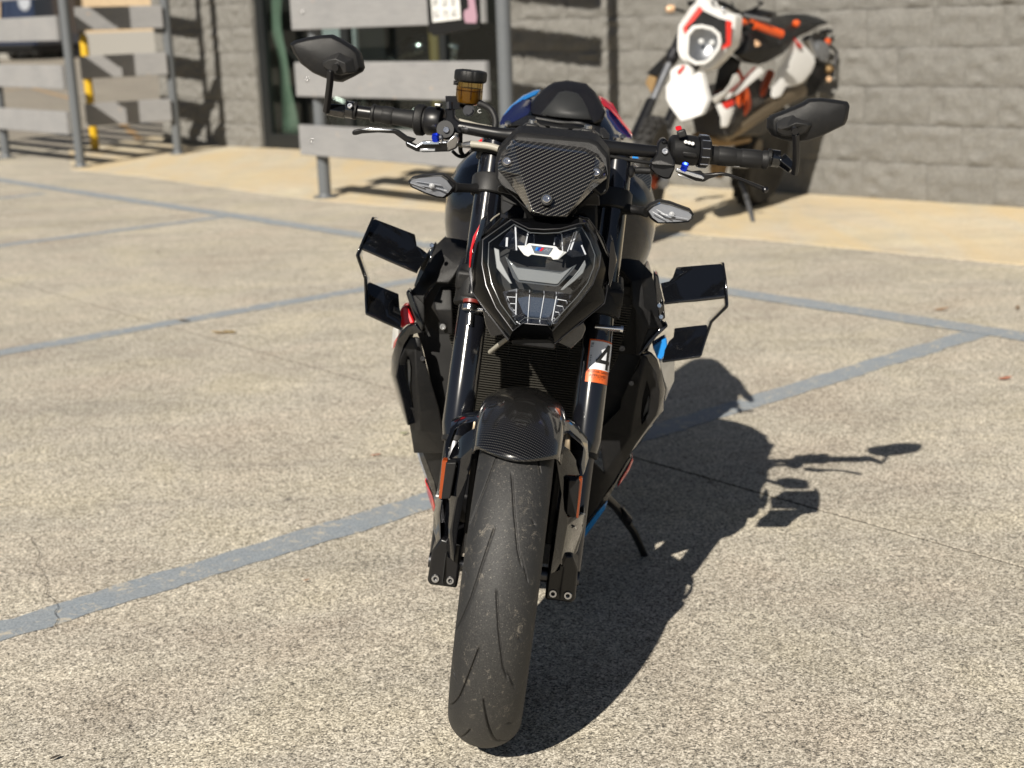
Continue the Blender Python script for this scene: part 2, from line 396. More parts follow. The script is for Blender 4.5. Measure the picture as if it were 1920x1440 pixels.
def stripe(name, p, d, L, wdt, z, seed, chips=()):
    rnd = random.Random(seed); n = max(8, int(L/.03)); d = Vector(d); s = Vector((-d.y, d.x, 0)); A, B_ = [], []
    j1 = j2 = 0
    for i in range(n+1):
        j1 = j1*.6+rnd.gauss(0, .0036); j2 = j2*.6+rnd.gauss(0, .0036)
        c = Vector(p)+d*(L*i/n)
        A.append(c+s*(wdt/2+j1)); B_.append(c-s*(wdt/2+j2))
    V = [(q.x, q.y, z) for q in A+B_]; m = n+1
    return kind(obj(name, V, [(i, i+1, m+i+1, m+i) for i in range(n)], 'line', smooth=False, face_to=(0, 0, 1)))
a0, a4 = Vector((-1.0937,2.7659,0.0)), Vector((1.6653,5.1199,0.0))
dA = (a4-a0).normalized()
LW = .105
stripe('painted_line', a0-dA*3.2, dA, (a4-a0).length+3.32, LW, .0015, 1)
b0, b2 = Vector((-2.0052,5.4437,0.0)), Vector((-0.6579,6.5484,0.0)); dB = (b2-b0).normalized()
stripe('painted_line', b0-dB*3, dB, 7.15, LW, .0015, 2)
c0, c1 = Vector((-2.9875,8.3294,0.0)), Vector((-1.9058,9.2347,0.0)); dC = (c1-c0).normalized()
stripe('painted_line', c0-dC*3, dC, (c1-c0).length+3.1, LW, .0015, 3)
d0, d4 = Vector((-4.2884,12.1513,0.0)), Vector((1.8991,5.1098,0.0)); dD = (d4-d0).normalized()
stripe('painted_line', d0-dD*6, dD, (d4-d0).length+12, .13, .0030, 4)
e0 = Vector((-3.8263,10.7937,0.0)); stripe('painted_line', e0-dC*3, dC, 3.35, LW, .0015, 5)
# hairline crack that runs from the near left stripe
rnd = random.Random(3); pts = []; c = Vector((-1.2048,3.3258,0.0)); t = Vector((-0.9621,2.7683,0.0))
for i in range(26):
    q = c.lerp(t, i/25); pts.append(q+Vector((rnd.gauss(0, .006), rnd.gauss(0, .006), 0)))
V = [(p.x-.0004*(1+rnd.random()), p.y, .0045) for p in pts]+[(p.x+.0004*(1+rnd.random()), p.y, .0045) for p in pts]
kind(obj('crack', V, [(i, i+1, 27+i, 26+i) for i in range(25)], 'joint', smooth=False, face_to=(0, 0, 1)))
# rough yard behind the fence with faded orange lines
for (p, q) in (((-10.7162,35.6462,0.0), (-10.7999,31.6215,0.0)), ((-11.3859,34.4896,0.0), (-7.7598,26.3371,0.0)), ((-5.3765,20.1054,0.0), (-4.0266,16.0772,0.0)), ((-19.2735,74.5827,0.0), (-18.825,78.413,0.0)), ((-4.0266,16.0772,0.0), (-4.1907,15.2812,0.0))):
    p, q = Vector(p), Vector(q); d = (q-p).normalized()
    s = Vector((-d.y, d.x, 0))*.05
    kind(obj('yard_line', [(v.x, v.y, -.016) for v in (p+s, q+s, q-s, p-s)], [(0, 1, 2, 3)], 'line_orange', smooth=False, face_to=(0, 0, 1)))

# ------------------------------------------------------------------ block building
bld = thing('block_building', 'grey split-face concrete block building with glass shopfront in a recess', 'building', W0)
BL, BH, GAP = .44, .235, .006
def block_mesh(seed, L, Hh, dep=.10):
    rnd = random.Random(seed); nx, nz = 15, 9; V = []; Fc = []
    off = Vector((rnd.random()*50, rnd.random()*50, rnd.random()*50))
    for k in range(nz):
        for i in range(nx):
            x = (i/(nx-1)-.5)*L; z = (k/(nz-1)-.5)*Hh
            e = min(1., 11*min(i, nx-1-i)/(nx-1)+.45, 8*min(k, nz-1-k)/(nz-1)+.45)
            y = -.006-.034*e*max(0., min(1., .5+.75*noise.fractal(off+Vector((x*16, z*18, 0)), 1., 2., 3)))
            V.append((x, y, z))
    for k in range(nz-1):
        for i in range(nx-1): Fc.append((k*nx+i, k*nx+i+1, (k+1)*nx+i+1, (k+1)*nx+i))
    b = len(V)
    V += [(-L/2, dep, -Hh/2), (L/2, dep, -Hh/2), (L/2, dep, Hh/2), (-L/2, dep, Hh/2)]
    bot = list(range(nx)); top = [(nz-1)*nx+i for i in range(nx)]; lf = [k*nx for k in range(nz)]; rt = [k*nx+nx-1 for k in range(nz)]
    Fc += [tuple(bot+[b+1, b])[::-1], tuple(top+[b+2, b+3]), tuple(lf+[b+3, b]), tuple(rt+[b+2, b+1])[::-1]]
    me = bpy.data.meshes.new('block'); me.from_pydata(V, [], Fc); me.update()
    bm = bmesh.new(); bm.from_mesh(me); bmesh.ops.recalc_face_normals(bm, faces=bm.faces); bm.to_mesh(me); bm.free()
    me.polygons.foreach_set('use_smooth', [True]*len(me.polygons)); me.set_sharp_from_angle(angle=rad(50)); me.materials.append(M['block'])
    return me
full = [block_mesh(s, BL-GAP, BH-GAP) for s in range(12)]; half = [block_mesh(40+s, BL/2-GAP, BH-GAP) for s in range(5)]
angW = math.atan2(WD.y, WD.x)
def blocks(org, d, s0, s1, rows, z0=.0, seed=0):
    """courses of split-face blocks from s0 to s1 along d; part of the building"""
    rnd = random.Random(seed); ang = math.atan2(d.y, d.x)
    for r in range(rows):
        s = s0-(BL/2 if r % 2 else 0)
        while s < s1-.02:
            a, b = max(s, s0), min(s+BL, s1); L = b-a
            if L > .12:
                me = rnd.choice(full) if L > BL*.75 else rnd.choice(half)
                o = bpy.data.objects.new('block', me); COL.objects.link(o); o.parent = bld
                o.scale.x = (L-GAP)/((BL if L > BL*.75 else BL/2)-GAP)
                if rnd.random() < .5: o.rotation_euler = (0, 0, ang)
                else: o.rotation_euler = (0, math.pi, ang+math.pi); o.rotation_euler = (0, 0, ang)
                p = org+d*((a+b)/2); o.location = (p.x-W0.x, p.y-W0.y, z0+BH*(r+.5))
            s += BL
def wbox(name, org, d, s0, s1, y0, y1, z0, z1, mat, parent, bevel=0., rel=None):
    n_ = Vector((-d.y, d.x, 0)); P = [org+d*s+n_*y for s, y in ((s0, y0), (s1, y0), (s1, y1), (s0, y1))]
    if rel is not None: P = [p-rel for p in P]
    return prism(name, [(p.x, p.y, z0) for p in P], (0, 0, z1-z0), mat, parent, bevel=bevel, smooth=False)
SL = -1.52       # where the wall turns in to the recess
ROWS = 9
blocks(W0, WD, SL, 5.6, ROWS, seed=1)
wbox('mortar_core', W0, WD, SL+.004, 5.59, -.0085, .30, -.02, ROWS*BH, 'block', bld, rel=W0)
RB = W0+WB*.75
blocks(W0+WD*(SL+.1)+WB*.10, WB, .0, .66, ROWS, seed=2)      # return of the recess
P0, P1 = -7.14, -5.47
blocks(RB, WD, P0, P1, ROWS, seed=3)
wbox('mortar_core', RB, WD, P0+.004, P1-.004, -.0085, .30, -.02, ROWS*BH, 'block', bld, rel=W0)
# shopfront: frame members, door leaf, glass
X0, X1 = P1+.01, SL-.01
fr = [('frame_jamb', X0, X0+.11, 0, 2.4), ('frame_jamb', X0+1.22, X0+1.32, 0, 2.4), ('frame_jamb', X0+2.50, X0+2.58, .16, 2.4), ('frame_jamb', X1-.09, X1, 0, 2.4), ('frame_rail', X0+.11, X0+1.22, .02, .15), ('frame_rail', X0+1.32, X1-.09, .0, .16), ('frame_rail', X0+.11, X1-.09, 2.1, 2.2)]
for nm, sA, sB, zA, zB in fr:
    if nm == 'frame_rail' and zA == 2.1: continue
    wbox(nm, RB, WD, sA, sB, .02, .09, zA, zB, 'door_frame', bld, bevel=.004, rel=W0)
for sA, sB, zA in ((X0+.115, X0+1.215, .152), (X0+1.325, X0+2.495, .165), (X0+2.585, X1-.095, .165)):
    wbox('window_pane', RB, WD, sA, sB, .05, .056, zA, 2.4, 'shop_glass', bld, rel=W0)
# interior of the shop: floor, back wall, ceiling band
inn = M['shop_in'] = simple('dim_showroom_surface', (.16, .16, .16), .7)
wbox('shop_floor', RB, WD, P0, 5.5, .31, 6.0, -.012, .004, 'shop_in', bld, rel=W0)
wbox('shop_back_wall', RB, WD, P0, 5.5, 6.0, 6.1, 0, 3, 'shop_in', bld, rel=W0)
wbox('shop_side_wall', RB, WD, P0-.1, P0, .31, 6.1, 0, 3, 'shop_in', bld, rel=W0)
wbox('shop_ceiling', RB, WD, P0-.1, 5.6, -.0, 6.1, 2.95, 3.1, 'shop_in', bld, rel=W0)
wbox('fascia', RB, WD, P0-.1, SL, -.04, .30, 2.42, 3.4, 'mortar', bld, rel=W0)
wbox('upper_wall', W0, WD, SL, 5.6, .0, .3, ROWS*BH+.01, 3.4, 'mortar', bld, rel=W0)
# things seen dimly behind the glass
M['green_dim'] = simple('pale_green_curtain', (.15, .20, .16), .7)
M['grey_dim'] = simple('grey_cabinet', (.34, .36, .40), .6)
def at_shop(s, y): return RB+WD*s+WB*y
# a hanging green strip curtain: three wavy strips
def strip_curtain(s, y):
    root = thing('hanging_banner', 'pale green hanging banner just inside the shop glass', 'banner', at_shop(s, y))
    V = []; n = 24
    for i in range(n+1):
        z = .12+2.5*i/n; u = .05*math.sin(z*3.1)+.02*math.sin(z*9)
        for k in (-1, 1):
            p = WD*(u+k*(.085+.03*math.sin(z*4.2)))+WB*(.03*math.sin(z*5+k)); V.append((p.x, p.y, z))
    obj('cloth', V, [(2*i, 2*i+1, 2*i+3, 2*i+2) for i in range(n)], 'green_dim', root, solid=.006)
    tube('top_rod', [tuple(WD*-.2+Vector((0, 0, 2.66))), tuple(WD*.2+Vector((0, 0, 2.66)))], .012, 'dark_steel', root)
strip_curtain(X0+.17, .17)
def cabinet(s, y, label):
    root = thing('steel_cabinet', label, 'cabinet', at_shop(s, y), (0, 0, angW))
    box('cabinet_body', (0, 0, 1.0), (.46, .4, .36), 'grey_dim', root, bevel=.01)
    box('drawer_front', (0, -.205, 1.08), (.42, .02, .14), 'grey_dim', root); box('drawer_front', (0, -.205, .92), (.42, .02, .14), 'grey_dim', root)
    for sx in (-.19, .19):
        for sy in (-.16, .16): box('leg', (sx, sy, .41), (.04, .04, .82), 'dark_steel', root)
cabinet(X0+.88, .5, 'grey steel cabinet on legs behind the shop window glass')
def bollard(loc, label, h=1.12, r=.042, mat='bollard_yellow'):
    root = thing('bollard', label, 'bollard', loc, group='pipe bollards')
    lathe('pipe', [(r, 0), (r, h), (r*.8, h+.035), (r*.4, h+.052), (.001, h+.056)], (0, 0, 0), (0, 0, 1), mat, root, n=24)
    lathe('base_collar', [(r+.03, 0), (r+.03, .012), (r+.001, .02)], (0, 0, 0), (0, 0, 1), 'mortar', root, n=24)
bollard((-4.20, 14.78, 0), 'yellow pipe bollard standing behind the left fence post')
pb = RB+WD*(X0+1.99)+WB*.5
M['bollard_shaded'] = simple('shaded_yellow_paint', (.15, .105, .035), .55)  # yellow bollard paint darkened to stand for shade behind the glass
bollard((pb.x, pb.y, 0), 'yellow pipe post with shade put into its paint, just inside the shop glass, seen between fence planks', 1.45, .06, 'bollard_shaded')
# two show bikes inside, simple but complete outlines
def show_bike(s, y, ang, label, mat):
    root = thing('display_motorcycle', label, 'motorcycle', at_shop(s, y), (0, 0, ang), group='motorcycles inside the shop')
    for x in (-.7, .7):
        lathe('wheel', [(.20, -.05), (.29, -.055), (.315, -.03), (.32, 0), (.315, .03), (.29, .055), (.20, .05), (.20, -.05)], (x, 0, .32), (0, 1, 0), 'tyre_far', root, n=28)
        lathe('hub', [(.001, -.06), (.19, -.02), (.2, 0), (.19, .02), (.001, .06)], (x, 0, .32), (0, 1, 0), 'dark_steel', root, n=20)
    tube('fork', [(.7, .09, .32), (.45, .09, 1.0)], .025, 'steel', root); tube('fork', [(.7, -.09, .32), (.45, -.09, 1.0)], .025, 'steel', root)
    tube('handlebar', [(.36, -.38, 1.05), (.45, -.12, 1.02), (.45, .12, 1.02), (.36, .38, 1.05)], .014, 'black_alu', root, smooth=4)
    tube('fuel_tank', [(.38, 0, .86), (.2, 0, .9), (-.08, 0, .82)], [.08, .15, .17, .10], mat, root, n=16, smooth=5)
    tube('seat', [(-.05, 0, .8), (-.4, 0, .82), (-.75, 0, .92)], [.1, .13, .09, .04], 'seat_vinyl', root, n=14, smooth=5, sq=.5)
    tube('engine', [(.3, 0, .45), (.0, 0, .42), (-.2, 0, .45)], [.1, .19, .19, .08], 'dark_steel', root, n=12, smooth=4)
    tube('exhaust', [(.2, -.14, .3), (-.3, -.16, .28), (-.85, -.17, .5)], [.03, .04, .055], 'steel', root, smooth=5)
    tube('headlight', [(.5, 0, .92), (.58, 0, .90)], [.07, .085], 'chrome', root, n=16)
show_bike(X0+.75, 1.3, angW+.5, 'dark motorcycle standing just inside the shop door', 'gloss')
show_bike(X0+2.6, 1.25, angW+2.6, 'motorcycle with dark red tank inside the shop window', 'dark_red')

# ------------------------------------------------------------------ plank fences
angF = math.atan2(FD.y, FD.x)
def fence(name, label, org, d, posts, spans, zs, seed, sag=0.0, ph=3.5, rear=True, group='plank fences with steel posts'):
    ang = math.atan2(d.y, d.x); root = thing(name, label, 'fence', org, (0, 0, ang), group)
    rnd = random.Random(seed); side = 1 if rear else -1
    for s in posts:
        lathe('post', [(.044, 0), (.044, ph), (.03, ph+.012), (.001, ph+.016)], (s, 0, 0), (0, 0, 1), 'post_grey', root, n=24)
        lathe('post_flange', [(.085, .002), (.085, .014), (.05, .016), (.044, .03)], (s, 0, 0), (0, 0, 1), 'post_grey', root, n=24)
    for (s0, s1) in spans:
        for (z0, z1) in zs:
            n = 8; V = []; h = z1-z0; t = .038; yo = -.045-t if rear else .045
            w1, w2 = rnd.uniform(-.006, .006), rnd.uniform(-.012, .012)
            for i in range(n+1):
                u = i/n; s = s0+(s1-s0)*u; zz = sag*4*u*(1-u)+w1+w2*(u-.5)
                for (y, z) in ((yo, z0), (yo+t, z0), (yo+t, z1), (yo, z1)): V.append((s, y+.004*math.sin(u*3+w2*90), z+zz))
            Fc = [(i*4+k, i*4+(k+1) % 4, i*4+4+(k+1) % 4, i*4+4+k) for i in range(n) for k in range(4)]+[(0, 1, 2, 3), (n*4+3, n*4+2, n*4+1, n*4)]
            obj('plank', V, Fc, 'plank', root, smooth=False, bevel=.004, seg=1)
            for s in posts:
                if s0-.01 <= s <= s1+.01:
                    bolt('bolt', (s, yo-.001, (z0+z1)/2), (0, -1, 0), .011, .008, 'steel', root)
    return root
ZS = [(.305, .515), (.712, .946), (1.165, 1.40), (1.59, 1.80), (2.01, 2.20), (2.42, 2.61), (2.83, 3.03), (3.24, 3.44)]
FBp = Vector((-1.28, 10.116, 0))
fence('plank_fence', 'middle fence of wide grey planks, with the hanging plate board on it', FBp, FD, [0.0, 1.985], [(-.16, 1.90)], ZS, 5)
ZL = [(.29, .495), (.705, .915), (1.13, 1.345), (1.50, 1.67), (1.88, 2.06), (2.31, 2.50), (2.73, 2.90), (3.14, 3.33)]
fence('plank_fence', 'left fence of wide grey planks ending at the post beside the yellow bollard', FBp, FD, [-3.93, -5.62, -7.5], [(-7.6, -3.95)], ZL, 6)
RD = Vector((.93, .37, 0)).normalized()
fence('plank_fence', 'short return fence of planks between the left post and the block pillar', Vector((-3.97, 13.75, 0)), RD, [.84], [(.0, .80)], [(.33, .54), (.77, .98), (1.21, 1.42)], 8)

# board with a white plate hanging on the top plank of the middle fence
bd = thing('hanging_board', 'black board with a white plate hanging on the middle fence top plank', 'sign', FBp+FD*1.65, (0, 0, angF+.02))
prism('backing_board', [(-.245, -.092, 1.62), (.235, -.092, 1.62), (.235, -.092, 1.150), (-.19, -.092, 1.105), (-.235, -.092, 1.13)], (0, -.02, 0), 'mark_black', bd, bevel=.004)
box('number_plate', (-.055, -.117, 1.268), (.262, .004, .150), 'white_paint', bd, rot=Matrix.Rotation(rad(-3), 3, 'Y'), bevel=.01)
a = NT('smudged_print'); co = a.coord(); mp = a.n('ShaderNodeMapping'); a.l(co, mp.inputs[0]); mp.inputs['Scale'].default_value = (60, 1, 55)
vv = a.noise(mp.outputs[0], 1.0, 2, .5); a.set(base=a.ramp(vv, [(.45, (.28, .28, .28)), (.60, (.7, .7, .68))]), rough=.6); M['smudge'] = a.m
for i, x in enumerate((-.145, -.06, .02)):
    for k, z in enumerate((1.30, 1.235)):
        box('worn_print', (x+.006*k, -.1195, z), (.058, .0012, .05), 'smudge', bd, rot=Matrix.Rotation(rad(-3), 3, 'Y'), bevel=0)
prism('pink_print', [(.13, -.114, 1.62), (.19, -.114, 1.62), (.205, -.114, 1.33), (.225, -.114, 1.21), (.215, -.114, 1.175), (.12, -.114, 1.178), (.105, -.114, 1.22), (.115, -.114, 1.25), (.155, -.114, 1.262)], (0, -.003, 0), 'pink', bd, bevel=.001)
box('hanger_strap', (0, -.075, 1.50), (.06, .03, .02), 'dark_steel', bd)

M['steel_matte0'] = simple('dull_wheel_hub', (.22, .23, .25), .5, metal=.5)
# far yard: tan building and a dark blue truck
tb = thing('tan_building', 'tan stucco building far behind the fence gap', 'building', (-19.2, 66, 0))
box('wall', (0, 6, 2.5), (11.0, 12, 5.0), 'stucco', tb, bevel=.02); box('roof_edge', (0, 6, 5.05), (11.3, 12.3, .12), 'door_frame', tb)
box('wall_base', (0, -.03, .52), (11.0, .08, 1.04), 'mortar', tb)
box('vent', (-1.6, -.04, 1.6), (.7, .08, .5), 'satin_grey', tb)
tk = thing('panel_truck', 'dark blue panel truck seen from behind, far beyond the left fence', 'truck', (-21.25, 64, 0), (0, 0, -.5))
box('body', (0, 1.3, 1.95), (2.75, 2.6, 2.7), 'navy_car', tk, bevel=.08)
box('chassis', (0, 1.3, .50), (2.5, 2.5, .42), 'void', tk, bevel=.02); box('bumper', (0, -.06, .58), (2.5, .12, .16), 'void', tk, bevel=.02)
for sx in (-.66, .80):
    for y in (.5, 2.1):
        wl = lathe('wheel', [(.001, -.10), (.2, -.12), (.30, -.11), (.34, -.06), (.34, .06), (.30, .11), (.001, .10)], (sx, y, .345), (.25, 1, 0), 'tyre_far', tk, n=28); lathe('hub', [(.001, -.135), (.12, -.13), (.15, -.11)], (sx, y, .345), (.25, 1, 0), 'steel_matte0', wl, n=20)
box('rear_door', (-.62, -.012, 2.0), (1.16, .03, 2.3), 'navy_car', tk); box('rear_door', (.62, -.012, 2.0), (1.16, .03, 2.3), 'navy_car', tk)
lathe('round_emblem', [(.001, -.02), (.34, -.02), (.36, 0)], (.95, -.03, 2.42), (0, 1, 0), 'grey_dim', tk, n=24)
tube('cream_strap', [(-.66, -.10, 2.95), (-.62, -.11, 2.4), (-.66, -.10, 1.72)], [.26, .2, .12], 'stucco', tk, n=10, sq=.3)
tube('cream_strap', [(-1.0, -.10, 2.95), (-.98, -.11, 2.4), (-.86, -.10, 1.9)], [.2, .14, .08], 'stucco', tk, n=10, sq=.3)
for sx in (-1.2, 1.2): box('tail_light', (sx, -.02, .95), (.12, .05, .3), 'dark_red', tk)

# ------------------------------------------------------------------ leaves and litter on the lot
def leaf(loc, size, ang, col, label, curl=.25, seed=0):
    rnd = random.Random(seed); me_n = 'fallen_leaf'
    nm = 'leaf_'+label.split()[0]+str(seed); M[nm] = simple(nm, col, .7)
    n = 9; V = []; up = []
    for i in range(n):
        u = i/(n-1); wd = math.sin(math.pi*min(1, u*1.02))**.7*(.34+.07*rnd.uniform(-1, 1))
        for k in (-1, 0, 1): V.append(((u-.5)*size, k*wd*size*.5, size*(curl*(u-.5)**2+(.18 if k else 0)*wd+.02)))
    Fc = [(i*3+k, i*3+k+1, i*3+k+4, i*3+k+3) for i in range(n-1) for k in (0, 1)]
    o = obj('fallen_leaf', V, Fc, nm, solid=.0008, face_to=(0, 0, 1)); o.location = loc; o.rotation_euler = (rad(rnd.uniform(-8, 8)), rad(rnd.uniform(-8, 8)), ang)
    return sgn(o, label, 'leaf', 'leaves lying on the lot')
def up(p, z=.006): return (p[0], p[1], p[2]+z)
leaf(up((-1.1807,5.6478,0.0)), .075, .1, (.36, .23, .07), 'yellow-brown leaf in the clump by the slab joint', seed=1)
leaf(up((-1.1378,5.6509,0.0)), .06, -.4, (.30, .20, .05), 'smaller yellow-brown leaf overlapping the clump by the joint', seed=2)
leaf(up((-1.3868,5.9199,0.0)), .06, .2, (.14, .10, .06), 'dark brown leaf on the edge of the stall line', seed=3)
leaf(up((-0.3985,3.9042,0.0)), .032, .3, (.30, .08, .03), 'red-brown leaf left of the front wheel', seed=4)
leaf(up((-0.3307,4.1153,0.0)), .036, .9, (.34, .36, .20), 'pale green leaf beside the left fairing', seed=5)
leaf(up((1.6221,4.5077,0.0)), .05, .2, (.38, .13, .07), 'reddish leaf near the right edge of the lot', seed=6)
leaf(up((1.7474,5.6143,0.0)), .06, .1, (.34, .18, .08), 'brown leaf beyond the right cross line', seed=7)
leaf(up((-0.4768,2.9796,0.0)), .016, .5, (.25, .12, .06), 'tiny brown leaf scrap beside the near stall line', seed=8)
leaf(up((2.0468,5.5945,0.0)), .05, 1.2, (.20, .14, .09), 'brown leaf at the far right of the lot', seed=9)
leaf(up((-0.8104,2.2153,0.0)), .02, .7, (.05, .04, .03), 'dark leaf scrap at the near left corner', seed=10)
# ================================================================== the black motorcycle (root frame: x to its left side, y rearward, z up)
bk = thing('motorcycle', 'black naked sports motorcycle with carbon screen and box winglets, parked in the foreground', 'motorcycle', (-0.0694, 2.2854, 0), (0, rad(8.5), rad(-3.5)))

# ---- front wheel -------------------------------------------------------------
def tyre_mesh():
    NT_, NX = 1500, 112
    th = np.linspace(0, 2*np.pi, NT_, endpoint=False); xs = np.linspace(-.0605, .0605, NX)
    T_, X_ = np.meshgrid(th, xs, indexing='ij')
    Rr = .300-.052*(1-np.sqrt(np.maximum(0, 1-(np.abs(X_)/.0618)**2)))**.93
    deg = np.degrees(T_) % 36.
    def groove(k0, pts, wd):
        g = np.zeros_like(X_)
        d = [p[0] for p in pts]; l = [p[1] for p in pts]
        for off in (-36, 0, 36, -72, 72):
            dd = deg-k0+off
            lat = np.interp(dd, d, l); inside = (dd > d[0]) & (dd < d[-1])
            end = np.minimum(dd-d[0], d[-1]-dd)
            g = np.maximum(g, np.where(inside, np.clip(1.25-np.abs(X_-lat)/wd, 0, 1)*np.clip(end/1.6, .25, 1), 0))
        return g
    G_ = groove(19.5, [(0, -.0186), (11, -.0300), (22, -.0405), (30, -.051), (36, -.0595)], .0018)
    G_ = np.maximum(G_, groove(1.5, [(0, -.0042), (12.8, .0078), (24, .0205), (29, .030)], .0018))
    G_ = np.maximum(G_, groove(15.2, [(0, .036), (2.2, .043)], .0026)); G_ = np.maximum(G_, groove(33, [(0, -.056), (2.5, -.050)], .0022))
    G_ = np.maximum(G_, groove(27, [(0, .027), (8, .0425)], .0012))
    Rr = Rr-.0048*G_
    V = np.stack([X_, -np.sin(T_)*Rr, .3+np.cos(T_)*Rr], -1).reshape(-1, 3)
    i = np.arange(NT_)[:, None]; k = np.arange(NX-1)[None, :]
    A = i*NX+k; Bq = i*NX+k+1; Cq = ((i+1) % NT_)*NX+k+1; Dq = ((i+1) % NT_)*NX+k
    Fq = np.stack([A, Dq, Cq, Bq], -1).reshape(-1, 4)
    me = bpy.data.meshes.new('tyre'); me.from_pydata(V.tolist(), [], Fq.tolist()); me.update()
    bm = bmesh.new(); bm.from_mesh(me); bmesh.ops.recalc_face_normals(bm, faces=bm.faces[:]); bm.to_mesh(me); bm.free()
    me.polygons.foreach_set('use_smooth', [True]*len(me.polygons)); return me
def rev_x(name, prof, mat, parent, c=(0, 0, .3), n=64, **kw):    # prof: (x, r)
    return lathe(name, [(r, x) for x, r in prof], c, (1, 0, 0), mat, parent, n=n, **kw)
wheel = rev_x('front_wheel', [(-.047, .216), (-.040, .205), (-.03, .195), (.03, .195), (.040, .205), (.047, .216), (.043, .219), (-.043, .219), (-.047, .216)], 'gloss', bk)
link('tyre', tyre_mesh(), 'tyre', wheel)
rev_x('sidewall', [(.0604, .2585), (.0602, .250), (.0588, .245), (.056, .235), (.050, .222), (.044, .215)], 'rubber', wheel)
rev_x('sidewall', [(-.0604, .2585), (-.0602, .250), (-.0588, .245), (-.056, .235), (-.050, .222), (-.044, .215)], 'rubber', wheel)
V, Fc = [], []; parts = []
for k in range(5):
    a = 2*math.pi*k/5+.3; d = Vector((0, -math.sin(a), math.cos(a))); t = Vector((0, math.cos(a), math.sin(a)))
    for s in (-1, 1):
        parts.append(tube_vf([Vector((0, 0, .3))+d*.035+t*s*.01, Vector((0, 0, .3))+d*.12+t*s*.016, Vector((0, 0, .3))+d*.198+t*s*.032], [.016, .010, .012], 8))
V, Fc = join_vf(parts); obj('spokes', V, Fc, 'gloss', wheel)
rev_x('hub', [(-.06, .012), (-.06, .03), (-.02, .04), (.02, .04), (.06, .03), (.06, .012)], 'black_alu', wheel, n=32)
for s in (-1, 1):
    rev_x('brake_disc', [(s*.056, .098), (s*.056, .158), (s*.061, .158), (s*.061, .098), (s*.056, .098)], 'dark_steel', wheel)
    cal = prism('brake_caliper', [(s*.058, .105, .43), (s*.058, .172, .37), (s*.058, .155, .31), (s*.058, .100, .315), (s*.058, .06, .40)], (s*.05, 0, 0), 'black_alu', bk, bevel=.006)
    for y, z in ((.115, .395), (.14, .335)): lathe('piston_cap', [(.001, 0), (.015, 0), (.017, -.002*s), (.017, -.006*s)], (s*.112, y, z), (1, 0, 0), 'dark_steel', cal, n=20)

# ---- forks ---------------------------------------------------------------------
def fk(x, z, off=0.): return (x, .03+.449*(z-.3)+off, z)
for s in (-1, 1):
    f = tube('fork_leg', [fk(s*.113, .487), fk(s*.1135, .51), fk(s*.1135, .60), fk(s*.1135, .70), fk(s*.113, .84), fk(s*.1125, .985)], [.0235, .0275, .0275, .0265, .0265, .0262], 'fork_black', bk, n=40)
    tube('stanchion', [fk(s*.111, .30), fk(s*.112, .49)], .021, 'dark_steel', f, n=32)
    tube('fork_cap', [fk(s*.1125, .975), fk(s*.1125, .992), fk(s*.1125, .993), fk(s*.1125, 1.0)], [.0255, .0255, .014, .013], 'steel', f, n=28)
    tube('dust_seal', [fk(s*.113, .482), fk(s*.113, .49)], .0255, 'rubber', f, n=32)
    # lower clamp band with indicator mount
    tube('upper_clamp', [fk(s*.113, .895), fk(s*.113, .897), fk(s*.113, .925), fk(s*.113, .928)], [.031, .0335, .0335, .031], 'satin_grey', f, n=32)
    tube('lower_clamp', [fk(s*.113, .715), fk(s*.113, .72), fk(s*.113, .765), fk(s*.113, .77)], [.034, .0365, .0365, .034], 'satin', f, n=32)
    # axle foot with two pinch bolts
    foot = prism('axle_foot', [(s*.075, -.028, .345), (s*.112, -.030, .352), (s*.125, -.022, .325), (s*.128, -.02, .268), (s*.122, -.02, .262), (s*.076, -.02, .262)] , (0, .085, .01), 'black_alu', f, bevel=.004)
    for x in (.114, .0885): bolt('pinch_bolt', (s*x, -.018, .276), (0, -1, .12), .0072, .007, 'steel', foot)
    box('clamp_slot', (s*.101, -.0245, .300), (.0016, .012, .055), 'void', foot, bevel=0, rot=Matrix.Rotation(rad(-4), 3, 'X'))
tube('front_axle', [(-.13, .0, .3), (.13, .0, .3)], .013, 'dark_steel', bk, n=20)
prism('triple_clamp', [(-.15, .20, .735), (.15, .20, .735), (.15, .29, .745), (.06, .34, .75), (-.06, .34, .75), (-.15, .29, .745)], (0, 0, .035), 'satin', bk, bevel=.006)
prism('upper_triple_clamp', [(-.145, .315, .955), (.145, .315, .955), (.145, .375, .960), (.05, .40, .965), (-.05, .40, .965), (-.145, .375, .960)], (0, 0, .022), 'black_alu', bk, bevel=.006)

# ---- front fender -----------------------------------------------------------------
def fender():
    na, nb = 36, 28; V = []
    for i in range(na):
        u = i/(na-1); th = rad(35)*(1-u)+rad(-44)*u     # from front lip to the rear
        for k in range(nb):
            v = -1+2*k/(nb-1); a_ = abs(v)
            wdt = .0735+.004*math.sin(math.pi*u)
            lip = .004*max(0, 1-u*9)
            r = .3135-.030*a_**2.4-(.030*max(0, a_-.9)/.1)*.5 + .003*math.exp(-(v/.5)**2)-lip
            dth = rad(9)*(a_**2)*(1-u)**3
            V.append((v*wdt*(1-.02*a_), -math.sin(th-dth)*r, .3+math.cos(th-dth)*r))
    Fc = [(i*nb+k, i*nb+k+1, (i+1)*nb+k+1, (i+1)*nb+k) for i in range(na-1) for k in range(nb-1)]
    return V, Fc
V, Fc = fender(); fe = obj('front_fender', V, Fc, 'carbon_fender', bk, solid=.003, face_to=(0, -.5, 1), sharp=0)
